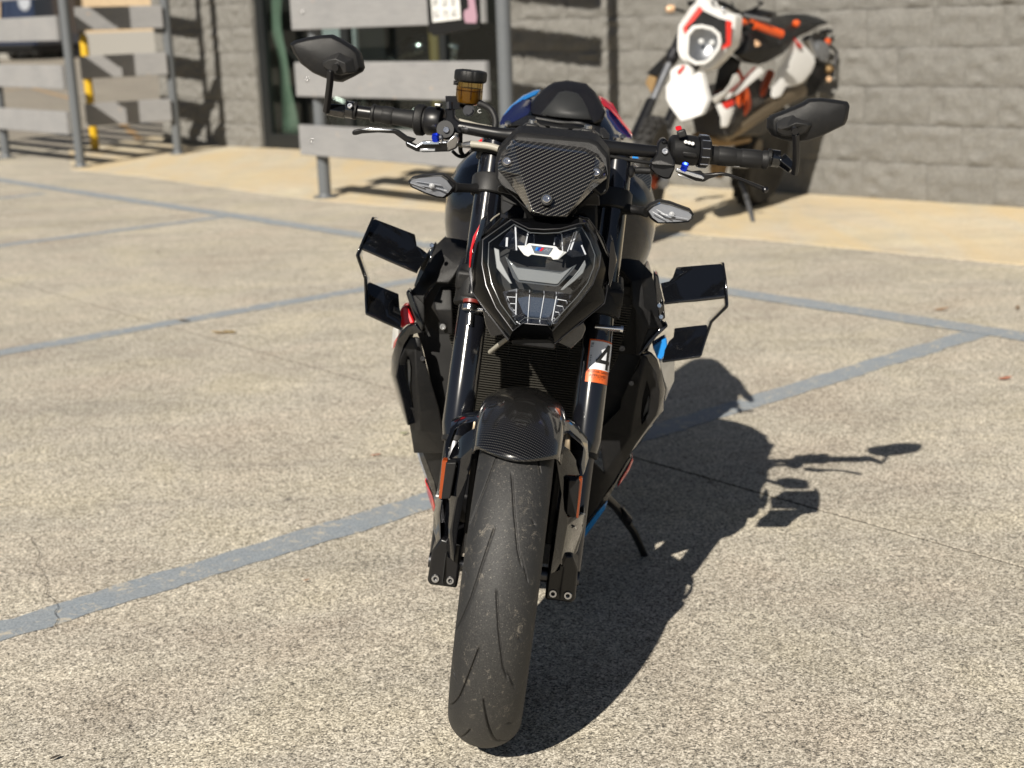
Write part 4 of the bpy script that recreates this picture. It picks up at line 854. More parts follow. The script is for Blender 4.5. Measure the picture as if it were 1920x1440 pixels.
for p in ((-0.12,0.9,0.9768), (0.1194,0.86,0.9785), (0.1345,0.86,0.9803)): lathe('tail_bolt', [(.001, 0), (.007, 0), (.007, .006), (.001, .008)], p, (0, -.5, .8), 'steel', bk, n=16)
tube('seat_trim', [(-0.062,0.97,0.9923), (-0.0071,0.96,0.9906), (0.0378,0.96,0.9937), (0.0725,0.93,0.9868)], .003, 'satin_grey', bk, n=8, smooth=4)
prism('side_plate', [(0.081,0.85,0.9943), (0.0906,0.86,0.9968), (0.1029,0.85,0.9861), (0.106,0.84,0.9776), (0.0896,0.83,0.9775)], (0, .02, 0), 'satin_grey', bk, bevel=.002)
M['fluid'] = simple('brake_fluid_amber', (.23, .155, .05), .2, coat=.5)
# ---- handlebar ----------------------------------------------------------------------
BL_ = [(-0.3894,0.365,1.0116), (-0.2713,0.35,1.0111), (-0.1829,0.335,1.0083), (-0.108,0.315,1.0063), (-0.0592,0.305,1.0082), (0.0375,0.305,1.0073), (0.1006,0.315,1.0063), (0.1935,0.335,1.0069), (0.2768,0.35,1.0116), (0.4069,0.365,1.016)]
hb = tube('handlebar', BL_, [.011, .011, .011, .0115, .0145, .0145, .0125, .011, .011, .011], 'black_alu', bk, n=24, smooth=6)
def along(a_, b_, segs, name, mat, parent, n=32, rf=None, **kw):
    """turned piece along a -> b; segs = (t in metres from a, radius)"""
    a_, b_ = Vector(a_), Vector(b_); d = (b_-a_).normalized()
    return lathe(name, [(r, t) for t, r in segs], a_, d, mat, parent, n=n, rf=rf, **kw)
gL0, gL1 = Vector((-0.347,0.36,1.0122)), Vector((-0.2604,0.35,1.0105)); LgL = (gL1-gL0).length
rib = lambda a_: 1+.035*(1 if (int(a_/(2*math.pi)*16)) % 2 else 0)
gpl = along(gL0, gL1, [(0, .0145), (.002, .0172), (.006, .0172), (.008, .0152), (LgL*.5, .0150), (LgL-.01, .0162), (LgL, .0168)], 'grip', 'rubber', bk, n=48)
along(gL0, gL1, [(.022, .0153), (.024, .0160), (LgL*.46, .0160), (LgL*.48, .0151)], 'grip_ribs', 'rubber', gpl, n=32, rf=rib)
gR0, gR1 = Vector((0.272,0.35,1.011)), Vector((0.3854,0.362,1.0137)); LgR = (gR1-gR0).length
gpr = along(gR0, gR1, [(0, .0176), (.008, .0170), (.02, .0166), (LgR*.6, .0156), (LgR-.010, .0158), (LgR-.008, .0172), (LgR-.002, .0172), (LgR, .015)], 'grip', 'rubber', bk, n=48)
along(gR0, gR1, [(.02, .0165), (.022, .0174), (LgR*.42, .0169), (LgR*.46, .0158)], 'grip_ribs', 'rubber', gpr, n=32, rf=rib)
along(gR0, gR1, [(LgR*.55, .0157), (LgR*.57, .0164), (LgR*.86, .0164), (LgR*.88, .0157)], 'grip_ribs', 'rubber', gpr, n=32, rf=rib)

# ---- bar end mirrors -------------------------------------------------------------------
def mirror(outline, y, ctr, hexb, hext, ball, stem, arm0, arm1, wd):
    c_ = Vector(ctr)
    def ring(k, dy): return [(c_.x+(p[0]-c_.x)*k, p[1]+dy, c_.z+(p[2]-c_.z)*k) for p in outline]
    mr = loft('mirror', [ring(.965, .006), ring(1, 0), ring(1.0, -.008), ring(.97, -.018), ring(.88, -.027), ring(.5, -.034)], 'satin', bk, cap=(True, True), sharp=30, bevel=.0015)
    obj('mirror_glass', ring(.95, .0065), [tuple(range(len(outline)))], 'mirror_glass', mr, face_to=(0, 1, 0), smooth=False)
    loft('mirror_boss', [hexb, hext], 'satin_grey', mr, bevel=.0015, sharp=20, cap=(False, True))
    b_ = Vector(ball)
    lathe('ball_joint', [(.0005, -.008), (.0042, -.006), (.0058, -.001), (.0045, .004), (.003, .010), (.003, .016)], b_, (0, 1, .15), 'chrome', mr, n=20)
    st = [Vector(p) for p in stem]
    V, Fc = tube_vf(st, wd, 4, sq=.8); obj('mirror_stem', V, Fc, 'black_alu', mr, bevel=.0015)
    tube('stem_pivot', [b_+Vector((0, -.012, -.003)), b_+Vector((0, .004, -.001))], .0062, 'black_alu', mr, n=16)
    V, Fc = tube_vf([arm0, arm1], [wd*1.5, wd*1.9], 4); obj('mirror_arm', V, Fc, 'gloss', mr, bevel=.002)
    return mr
m1 = mirror([(-0.508,0.372,1.1184), (-0.5007,0.372,1.1246), (-0.4809,0.372,1.1323), (-0.452,0.372,1.1403), (-0.4316,0.372,1.1437), (-0.4111,0.372,1.1368), (-0.388,0.372,1.1259), (-0.3773,0.372,1.1178), (-0.3721,0.372,1.1047), (-0.368,0.372,1.0915), (-0.371,0.372,1.084), (-0.3871,0.372,1.0727), (-0.4062,0.372,1.061), (-0.4195,0.372,1.0605), (-0.4423,0.372,1.0655), (-0.4613,0.372,1.0712), (-0.4847,0.372,1.0851), (-0.5009,0.372,1.1034)], 0, (-0.4247,0.372,1.1004),
            [(-0.4434,0.345,1.0982), (-0.4258,0.342,1.1107), (-0.4115,0.342,1.1175), (-0.3848,0.345,1.1077), (-0.3785,0.345,1.0832), (-0.406,0.345,1.0728), (-0.4271,0.345,1.0754), (-0.4414,0.345,1.0856)], [(-0.439,0.33,1.093), (-0.4291,0.325,1.099), (-0.4158,0.322,1.1034), (-0.3973,0.322,1.0978), (-0.3942,0.325,1.0812), (-0.4053,0.326,1.0761), (-0.4206,0.328,1.078), (-0.4381,0.33,1.0877)],
            (-0.4125,0.318,1.0914), [(-0.4204,0.312,1.0834), (-0.4212,0.318,1.0594), (-0.4248,0.332,1.0308), (-0.4284,0.345,1.0042)], (-0.4282,0.35,1.01), (-0.3971,0.36,1.0094), .0072)
tube('bar_end_ring', [(-0.3946,0.362,1.0132), (-0.3816,0.362,1.0129)], .0155, 'gloss', m1, n=28); tube('bar_end_cap', [(-0.3801,0.362,1.0127), (-0.3753,0.362,1.0125)], .0165, 'satin', m1, n=28)
bolt('clamp_screw', (-0.3853,0.343,1.021), (0, -1, .4), .0048, .005, 'chrome', m1)
m2 = mirror([(0.3781,0.372,1.0938), (0.387,0.372,1.0986), (0.4118,0.372,1.112), (0.4294,0.372,1.1223), (0.4405,0.372,1.1316), (0.4641,0.372,1.1354), (0.4933,0.372,1.135), (0.5109,0.372,1.1342), (0.516,0.372,1.1271), (0.5162,0.372,1.1041), (0.5132,0.372,1.0932), (0.4948,0.372,1.0813), (0.4756,0.372,1.0684), (0.4503,0.372,1.0556), (0.4297,0.372,1.0502), (0.4047,0.372,1.0531), (0.3854,0.372,1.0576), (0.3746,0.372,1.0699), (0.3728,0.372,1.0871)], 0, (0.4441,0.372,1.0927),
            [(0.3859,0.345,1.0843), (0.3974,0.342,1.0934), (0.4132,0.34,1.1002), (0.4355,0.345,1.0968), (0.4542,0.345,1.0934), (0.4562,0.345,1.087), (0.4489,0.345,1.0738), (0.4262,0.345,1.0606), (0.3994,0.345,1.0603), (0.3888,0.345,1.0666)], [(0.3873,0.332,1.0769), (0.3952,0.325,1.0756), (0.4029,0.322,1.0786), (0.4182,0.322,1.0889), (0.4387,0.325,1.0883), (0.4423,0.326,1.0849), (0.4378,0.328,1.0738), (0.4233,0.33,1.0653), (0.4009,0.332,1.0638), (0.3891,0.332,1.0686)],
            (0.4174,0.318,1.0769), [(0.4201,0.312,1.0693), (0.4257,0.32,1.0467), (0.4323,0.335,1.0175), (0.4355,0.35,0.9951)], (0.4308,0.352,1.004), (0.4072,0.36,1.0186), .0072)
tube('bar_end_ring', [(0.4049,0.364,1.018), (0.3912,0.363,1.0181)], .0155, 'gloss', m2, n=28); tube('bar_end_cap', [(0.3892,0.363,1.0183), (0.3834,0.363,1.0184)], .0165, 'satin', m2, n=28)

# ---- left-of-picture controls: throttle housing, brake master cylinder, lever ---------------
a0_, a1_ = Vector((-0.2634,0.35,1.0109)), Vector((-0.2034,0.338,1.0138)); d_ = (a1_-a0_).normalized()
th = along(a0_, a1_, [(0, .018), (.001, .026), (.004, .0285), (.014, .0285), (.017, .0265), (.018, .0225), (.021, .0225)], 'throttle_housing', 'satin', bk, n=40)
along(a0_, a1_, [(.021, .020), (.022, .0250), (.024, .0262), (.046, .0258), (.050, .0235), (.052, .017)], 'switch_pod', 'black_alu', th, n=40)
prism('rocker_switch', [(-0.2292,0.322,1.0447), (-0.2196,0.322,1.0476), (-0.2166,0.322,1.0455), (-0.2168,0.322,1.0406), (-0.2278,0.322,1.0372)], (0, .02, 0), 'satin_grey', th, bevel=.002)
box('switch_tip', (-0.2236,0.318,1.0446), (.010, .004, .0045), 'white_plastic', th, bevel=.001)
mc = prism('master_cylinder', [(-0.2121,0.335,1.0382), (-0.203,0.33,1.0368), (-0.1954,0.33,1.0391), (-0.192,0.325,1.0245), (-0.1776,0.325,1.0164), (-0.1735,0.325,1.0113), (-0.1761,0.325,0.9955), (-0.1895,0.32,0.9986), (-0.1964,0.318,1.0119), (-0.2085,0.32,1.0173), (-0.207,0.325,1.0255)], (0, .03, 0), 'black_alu', bk, bevel=.003)
tube('bleed_nut', [(-0.2035,0.34,1.0368), (-0.2052,0.345,1.0489)], [.006, .0062, .0045, .0045, .006, .006], 'dark_steel', mc, n=8)
lathe('lever_pivot', [(.001, 0), (.0155, 0), (.0165, .003), (.0165, .022)], (-0.2037,0.298,1.0049), (0, 1, -.25), 'black_alu', mc, n=36)
bolt('pivot_bolt', (-0.2017,0.297,1.0035), (0, -1, .3), .0055, .004, 'chrome', mc)
lv = prism('brake_lever', [(-0.3695,0.285,0.9809), (-0.3655,0.285,0.985), (-0.3549,0.285,0.988), (-0.3222,0.283,0.991), (-0.2935,0.282,0.9949), (-0.2855,0.282,0.994), (-0.2695,0.285,0.985), (-0.2532,0.288,0.982), (-0.2598,0.288,0.9752), (-0.2703,0.286,0.9741), (-0.2816,0.284,0.9808), (-0.293,0.283,0.9874), (-0.3219,0.284,0.9856), (-0.3507,0.286,0.9802), (-0.3612,0.286,0.9761), (-0.3677,0.286,0.9757)], (0, .012, 0), 'black_alu', bk, bevel=.002)
prism('lever_tip_plate', [(-0.3543,0.282,0.9873), (-0.3382,0.28,0.9922), (-0.3111,0.279,0.9937), (-0.293,0.279,0.9941), (-0.3037,0.28,0.991), (-0.3361,0.281,0.9874)], (0, .004, 0), 'silver_edge', lv, bevel=.001)
prism('lever_body', [(-0.2721,0.286,0.9739), (-0.2667,0.284,0.9761), (-0.2517,0.284,0.9708), (-0.2409,0.284,0.9792), (-0.1971,0.286,0.9843), (-0.1851,0.288,0.9884), (-0.1793,0.29,0.9836), (-0.1792,0.292,0.9737), (-0.192,0.29,0.9666), (-0.2364,0.286,0.9602), (-0.2508,0.285,0.9604), (-0.2689,0.286,0.9667)], (0, .022, 0), 'black_alu', lv, bevel=.002)
for pts in ([(-0.2693,0.282,0.9756), (-0.252,0.281,0.9703), (-0.2399,0.281,0.98), (-0.1979,0.283,0.9845), (-0.1975,0.282,0.9817), (-0.2387,0.28,0.9766), (-0.2497,0.28,0.9671), (-0.2678,0.281,0.9734)], [(-0.2405,0.2795,0.98), (-0.2109,0.2795,0.9839), (-0.2103,0.279,0.9783), (-0.2406,0.279,0.9747)], [(-0.244,0.2845,0.9663), (-0.2165,0.2845,0.9696), (-0.2167,0.2845,0.9645), (-0.2443,0.2845,0.9612)]):
    prism('bright_edge', pts, (0, .004, 0), 'silver_edge', lv, bevel=.0008)
prism('lever_block', [(-0.1975,0.28,0.9833), (-0.1871,0.282,0.9958), (-0.1804,0.284,0.9993), (-0.177,0.286,0.9895), (-0.1798,0.286,0.9749), (-0.194,0.284,0.9669)], (0, .02, 0), 'steel', lv, bevel=.002)
lathe('adjuster_knob', [(.001, -.004), (.007, -.004), (.0085, 0), (.0085, .006), (.006, .008), (.001, .008)], (-0.2189,0.285,0.9882), (.9, -.2, .2), 'blue_anod', lv, n=16, rf=lambda a_: 1+.16*math.cos(6*a_))
lathe('adjuster_ring', [(.004, 0), (.0065, .001), (.0065, .005), (.004, .006)], (-0.2105,0.285,0.9879), (.9, -.2, .2), 'steel', lv, n=16, rf=lambda a_: 1+.12*math.cos(8*a_))
# reservoir
rc = Vector((-0.1726,0.372,1.0461)); rt = Vector((-0.1755,0.372,1.1091)); ax = Vector((-0.02, 0, 1)).normalized(); hh = (rt-rc).length
rs = lathe('brake_reservoir', [(.001, 0), (.014, .001), (.021, .004), (.0232, .010), (.0245, hh*.66), (.0245, hh*.68)], rc, ax, 'amber_fluid', bk, n=40)
lathe('fluid', [(.001, .0008), (.0135, .0018), (.0203, .0048), (.0222, .011), (.0232, hh*.50), (.001, hh*.50)], rc, ax, 'fluid', rs, n=40)
for k in range(8):
    a_ = 2*math.pi*k/8+.2; p = rc+Vector((math.cos(a_)*.0238, math.sin(a_)*.0238, .012)); tube('rib', [p, p+ax*hh*.5], .0008, 'amber_fluid', rs, n=6)
rev = lathe('level_ring', [(.0246, hh*.42), (.0252, hh*.425), (.0252, hh*.44), (.0246, hh*.445)], rc, ax, 'amber_fluid', rs, n=40)
lathe('cap', [(.0245, hh*.66), (.0265, hh*.67), (.0292, hh*.71), (.0300, hh*.74), (.0300, hh*.93), (.0285, hh*.985), (.026, hh), (.020, hh+.001), (.019, hh-.002), (.001, hh-.002)], rc, ax, 'satin', rs, n=96, rf=lambda a_: 1-.035*max(0, math.cos(12*a_))**3)
lathe('cap_screw', [(.001, -.003), (.004, -.003), (.004, .006), (.001, .006)], (-0.1975,0.372,1.0838), (-1, -.2, 0), 'dark_steel', rs, n=12)
prism('reservoir_bracket', [(-0.219,0.4,1.056), (-0.1998,0.395,1.0586), (-0.1639,0.38,1.0467), (-0.1639,0.37,1.0402), (-0.1681,0.365,1.0301), (-0.177,0.365,1.0319), (-0.184,0.37,1.0393), (-0.1969,0.375,1.0346), (-0.2149,0.39,1.04)], (0, .006, 0), 'black_alu', bk, bevel=.001)
lathe('bracket_nut', [(.001, -.001), (.0035, -.001), (.0035, .003), (.0085, .003), (.0085, .010), (.001, .010)], (-0.1694,0.352,1.0386), (0, -1, .1), 'dark_steel', bk, n=6, sharp=20)
lathe('bracket_nut', [(.006, 0), (.0105, 0), (.0105, .003), (.006, .003)], (-0.1695,0.358,1.0378), (0, -1, .1), 'dark_steel', bk, n=24)
tube('reservoir_hose', [(-0.1525,0.365,1.0521), (-0.1426,0.36,1.0504), (-0.1285,0.352,1.0442), (-0.1185,0.345,1.029), (-0.1176,0.338,1.0127), (-0.1268,0.332,1.003), (-0.1407,0.328,1.0016), (-0.1566,0.326,1.0055), (-0.1765,0.325,1.006)], .0062, 'rubber', bk, n=16, smooth=6)
lathe('hose_clip', [(.0066, 0), (.0072, 0), (.0072, .006), (.0066, .006)], (-0.171,0.326,1.0066), (1, .02, -.06), 'dark_steel', bk, n=20); lathe('hose_clip', [(.0066, 0), (.0074, 0), (.0074, .006), (.0066, .006)], (-0.1526,0.365,1.0523), (1, 0, -.3), 'dark_steel', bk, n=20)
def flat_text(name, s, size, c, ux, uz, mat, parent, t=.0004):
    V_, F_ = text_vf(s, size); ux, uz = Vector(ux).normalized(), Vector(uz).normalized()
    return obj(name, [Vector(c)+ux*v.x+uz*v.y for v in V_], F_, mat, parent, smooth=False, face_to=(0, -1, 0))
tube('braided_hose', [(-0.1844,0.352,1.0178), (-0.1665,0.345,1.0162), (-0.1472,0.34,1.014), (-0.1297,0.335,1.0136), (-0.1161,0.35,1.0112)], .0045, 'hose_grey', bk, n=12, smooth=5)
flat_text('hose_mark', 'C', .010, (-0.1497,0.3525,1.0391), (.85, 0, .35), (-.3, 0, .9), 'white_plastic', bk); flat_text('hose_mark', 'D', .008, (-0.1288,0.329,1.016), (.9, 0, -.2), (.2, 0, .9), 'mark_black', bk)
tube('brake_line', [(-0.1809,0.31,0.9794), (-0.1691,0.305,0.9796), (-0.1543,0.3,0.9835), (-0.1378,0.295,0.9845), (-0.1177,0.29,0.9846), (-0.1031,0.285,0.9827)], [.0035, .0045, .0065, .0062, .0062, .0062], 'hose_grey', bk, n=14, smooth=5)
tube('brake_line_sleeve', [(-0.1523,0.312,0.9756), (-0.1351,0.306,0.9783), (-0.1163,0.3,0.9783), (-0.1033,0.297,0.9773)], .0065, 'rubber', bk, n=14, smooth=5)
tube('banjo_fitting', [(-0.1691,0.305,0.9796), (-0.1535,0.3,0.983)], [.005, .0075], 'steel', bk, n=12)
tube('cable', [(-0.189,0.33,0.9639), (-0.1809,0.335,0.9573), (-0.1724,0.34,0.9547), (-0.1646,0.345,0.9583), (-0.1546,0.35,0.969)], .0032, 'rubber', bk, n=10, smooth=5)
tube('cable', [(-0.1786,0.335,0.9972), (-0.1768,0.34,0.9758), (-0.1753,0.345,0.9641), (-0.1706,0.35,0.9564)], .0042, 'rubber', bk, n=10, smooth=5)
prism('tank_stripe', [(-0.1656,0.6,0.959), (-0.1569,0.6,0.9663), (-0.1387,0.6,0.9723), (-0.1275,0.6,0.9706), (-0.1159,0.6,0.9657), (-0.12,0.598,0.9608), (-0.1284,0.597,0.9661), (-0.138,0.597,0.968), (-0.1487,0.597,0.9652), (-0.1575,0.598,0.9586)], (0, .02, 0), 'red_paint', bk, bevel=.001)
panel('tank_stripe', [(0.1037,0.6,0.965), (0.1206,0.6,0.9696), (0.1505,0.6,0.9763), (0.1575,0.6,0.9719), (0.1627,0.6,0.9651), (0.1426,0.598,0.964), (0.1201,0.598,0.957), (0.1061,0.597,0.947)], 'blue_paint', (0, .02, 0), .001)
panel('knee_carbon', [(0.1226,0.5,0.955), (0.1411,0.52,0.9592), (0.1811,0.55,0.9484), (0.1917,0.56,0.936), (0.1916,0.54,0.9006), (0.1708,0.52,0.8944), (0.1477,0.5,0.9066), (0.1382,0.49,0.9293), (0.1335,0.49,0.941)], 'carbon_screen', (0, .02, 0), .003)

# ---- right-of-picture controls ----------------------------------------------------------------
a0_, a1_ = Vector((0.201,0.338,1.0139)), Vector((0.2767,0.35,1.0168)); LS = (a1_-a0_).length
sp_ = along(a0_, a1_, [(0, .014), (.001, .021), (.006, .0262), (LS*.36, .0278), (LS*.62, .0272), (LS*.68, .0255), (LS*.69, .02)], 'switch_pod', 'satin', bk, n=40)
along(a0_, a1_, [(LS*.69, .020), (LS*.70, .0275), (LS*.74, .0300), (LS*.92, .0300), (LS*.97, .0270), (LS, .018)], 'menu_wheel', 'black_alu', sp_, n=12, sharp=15)
for k in range(12):
    a_ = 2*math.pi*k/12; d_ = (a1_-a0_).normalized(); u_ = d_.orthogonal().normalized(); w_ = d_.cross(u_); e_ = u_*math.cos(a_)+w_*math.sin(a_)
    tube('wheel_edge', [a0_+d_*LS*.73+e_*.0302, a0_+d_*LS*.92+e_*.0302], .0009, 'silver_edge', sp_, n=6)
prism('red_switch', [(0.2073,0.33,1.0515), (0.2171,0.335,1.0542), (0.2199,0.332,1.0513), (0.2101,0.326,1.0484)], (0, .012, .004), 'red_paint', sp_, bevel=.001)
box('horn_switch', (0.2192,0.318,1.0457), (.016, .012, .014), 'satin_grey', sp_, rot=Matrix.Rotation(rad(-25), 3, 'Y'))
for x in (838, 872, 906): lathe('switch_icon', [(.001, 0), (.0034, 0), (.0030, .0012), (.001, .0012)], add((0.2284,0.312,1.0322), ((x-840)/5.0526/1060, 0, -(x-838)/5.0526/1060*.12)), (0, -1, .3), 'white_plastic', sp_, n=12)
prism('turn_switch', [(0.2243,0.311,1.0143), (0.2481,0.312,1.0147), (0.2532,0.316,1.0112), (0.2516,0.316,1.0062), (0.2283,0.312,1.0067)], (0, .012, 0), 'satin_grey', sp_, bevel=.002)
cp2 = prism('clutch_perch', [(0.1796,0.32,1.0229), (0.1834,0.325,1.0314), (0.1927,0.325,1.0335), (0.1968,0.318,1.0266), (0.2024,0.31,1.0132), (0.2145,0.308,0.9978), (0.2152,0.306,0.9829), (0.2099,0.312,0.9621), (0.1967,0.315,0.9615), (0.1842,0.315,0.9686), (0.1698,0.318,0.9761), (0.1714,0.312,0.9903), (0.1789,0.312,1.0045)], (0, .035, 0), 'black_alu', bk, bevel=.004)
prism('perch_rib', [(0.1715,0.306,0.9906), (0.1874,0.302,0.9952), (0.2139,0.304,0.9906), (0.2144,0.304,0.9878), (0.1884,0.301,0.9878), (0.1728,0.306,0.9854)], (0, .012, 0), 'satin_grey', cp2, bevel=.002)
bolt('perch_bolt', (0.1931,0.308,1.0114), (0, -1, .25), .0058, .004, 'steel', cp2); bolt('perch_bolt', (0.1898,0.318,1.0271), (0, -.6, .8), .0046, .004, 'dark_steel', cp2)
cl = prism('clutch_lever', [(0.2153,0.288,0.9839), (0.2258,0.286,0.9863), (0.2452,0.286,0.9834), (0.2608,0.286,0.9868), (0.2663,0.286,0.9818), (0.2863,0.284,0.9863), (0.2971,0.282,0.9888), (0.3103,0.281,0.988), (0.3398,0.282,0.9813), (0.3676,0.284,0.9744), (0.3796,0.285,0.971), (0.3819,0.285,0.9665), (0.379,0.285,0.963), (0.372,0.285,0.9653), (0.341,0.284,0.975), (0.3094,0.283,0.9832), (0.2944,0.284,0.9826), (0.2769,0.286,0.9745), (0.2685,0.287,0.9677), (0.2534,0.288,0.9677), (0.2165,0.289,0.9796)], (0, .014, 0), 'black_alu', bk, bevel=.002)
prism('bright_edge', [(0.2149,0.284,0.9852), (0.218,0.283,0.9865), (0.2624,0.281,0.9796), (0.2671,0.281,0.9764), (0.2672,0.281,0.9734), (0.2519,0.282,0.9744), (0.216,0.284,0.9816)], (0, .005, 0), 'silver_edge', cl, bevel=.0008)
prism('bright_edge', [(0.2205,0.292,0.9759), (0.2484,0.29,0.9701), (0.2479,0.29,0.9673), (0.2215,0.292,0.9728)], (0, .004, 0), 'steel', cl, bevel=.0008)
lathe('adjuster_knob', [(.001, -.004), (.007, -.004), (.0085, 0), (.0085, .006), (.006, .008), (.001, .008)], (0.2288,0.288,0.9902), (.9, -.2, -.2), 'blue_anod', cl, n=16, rf=lambda a_: 1+.16*math.cos(6*a_))
lathe('lever_tip', [(.001, -.004), (.0045, -.0025), (.006, 0), (.0045, .003), (.001, .005)], (0.3782,0.284,0.9675), (0, -1, 0), 'dark_steel', cl, n=16)
tube('clutch_cable', [(0.1725,0.325,0.9862), (0.151,0.32,0.987), (0.1218,0.315,0.9888), (0.0965,0.31,0.991)], .0035, 'rubber', bk, n=10, smooth=5)
tube('clutch_cable', [(0.1729,0.33,0.9714), (0.1499,0.33,0.9696), (0.1215,0.325,0.9647), (0.0966,0.32,0.9623)], .0062, 'rubber', bk, n=12, smooth=5)
for q in ((0.1088,0.45,0.9596), (0.1387,0.45,0.9626)): bolt('tank_screw', q, (0, -1, .6), .007, .008, 'steel', bk)

# ---- turn signals -------------------------------------------------------------------
def signal(pts_l, pts_b, stalk, inner):
    sg = prism('turn_signal', [add(p, (0, .010, 0)) for p in pts_b], (0, .035, 0), 'satin', bk, bevel=.004)
    c_ = [sum(p[i] for p in pts_l)/len(pts_l) for i in range(3)]
    loft('signal_lens', [[add(p, (0, .012, 0)) for p in pts_l], pts_l, [(c_[0]+(p[0]-c_[0])*.8, p[1]-.007, c_[2]+(p[2]-c_[2])*.75) for p in pts_l], [(c_[0]+(p[0]-c_[0])*.3, p[1]-.010, c_[2]+(p[2]-c_[2])*.3) for p in pts_l]], 'signal_lens', sg, cap=(False, True), sharp=18)
    prism('signal_reflector', [(c_[0]+(p[0]-c_[0])*.92, p[1]+.0050, c_[2]+(p[2]-c_[2])*.9) for p in pts_l], (0, .003, 0), 'signal_back', sg, bevel=0)
    for (p, q) in inner[:3]: strip(add(p, (0, -.006, 0)), add(q, (0, -.006, 0)), .0009, 'rib_bright', sg, 'signal_rib', .003)
    lathe('bulb', [(.001, -.005), (.004, -.003), (.005, .001), (.001, .004)], (c_[0], c_[1]-.001, c_[2]), (0, -1, 0), 'white_plastic', sg, n=14)
    tube('signal_stalk', stalk, [.0095, .008, .008, .011], 'satin', sg, n=16)
M['signal_back'] = simple('pale_signal_reflector', (.36, .37, .39), .35, coat=.5)
M['steel_matte'] = simple('matte_reflector', (.30, .31, .33), .38, metal=.8)
signal([(-0.2536,0.225,0.9112), (-0.2497,0.223,0.9168), (-0.2341,0.222,0.9225), (-0.2029,0.225,0.9284), (-0.1959,0.228,0.9294), (-0.1844,0.232,0.9225), (-0.1734,0.238,0.9088), (-0.1787,0.236,0.8992), (-0.1878,0.232,0.8899), (-0.1993,0.228,0.8903), (-0.2218,0.225,0.8953), (-0.2474,0.225,0.9038)],
       [(-0.2569,0.238,0.9085), (-0.2527,0.238,0.916), (-0.2358,0.238,0.9217), (-0.2038,0.238,0.9286), (-0.195,0.238,0.9299), (-0.1835,0.24,0.9229), (-0.1695,0.242,0.9132), (-0.1705,0.242,0.9057), (-0.1764,0.24,0.8972), (-0.1871,0.238,0.8872), (-0.2,0.238,0.8872), (-0.2234,0.238,0.8918), (-0.2512,0.238,0.9001)],
       [(-0.1727,0.255,0.9083), (-0.1598,0.265,0.9079), (-0.1455,0.275,0.9079), (-0.1286,0.285,0.908)], [((-0.2489,0.231,0.9111), (-0.2235,0.231,0.9055)), ((-0.2393,0.231,0.9147), (-0.1948,0.233,0.9137)), ((-0.2338,0.231,0.9092), (-0.1841,0.235,0.9048)), ((-0.2198,0.23,0.9196), (-0.1928,0.233,0.8941)), ((-0.2031,0.23,0.9253), (-0.1793,0.236,0.9053)), ((-0.2436,0.231,0.908), (-0.1976,0.232,0.8937))])
signal([(0.1721,0.238,0.9093), (0.1798,0.233,0.9194), (0.1925,0.23,0.9279), (0.212,0.226,0.927), (0.2311,0.224,0.9227), (0.2464,0.222,0.9196), (0.253,0.222,0.9148), (0.2528,0.223,0.9081), (0.2473,0.224,0.9017), (0.2202,0.226,0.8962), (0.193,0.23,0.8917), (0.181,0.235,0.8985)],
       [(0.1694,0.242,0.9093), (0.1781,0.24,0.9201), (0.1921,0.238,0.9296), (0.2125,0.238,0.9283), (0.2323,0.238,0.9236), (0.2493,0.238,0.9197), (0.2563,0.238,0.9134), (0.256,0.238,0.905), (0.2499,0.238,0.8981), (0.2214,0.238,0.8925), (0.1924,0.24,0.8882), (0.1797,0.242,0.8962)],
       [(0.1732,0.255,0.9061), (0.1642,0.265,0.9055), (0.1551,0.275,0.9046), (0.1326,0.285,0.9037)], [((0.1809,0.234,0.9118), (0.2046,0.23,0.9021)), ((0.1876,0.232,0.9167), (0.2152,0.228,0.9056)), ((0.196,0.231,0.9103), (0.2447,0.226,0.9076)), ((0.2027,0.23,0.9151), (0.2476,0.225,0.9128)), ((0.19,0.232,0.9001), (0.227,0.228,0.9014)), ((0.1944,0.231,0.9214), (0.2015,0.231,0.8978))])

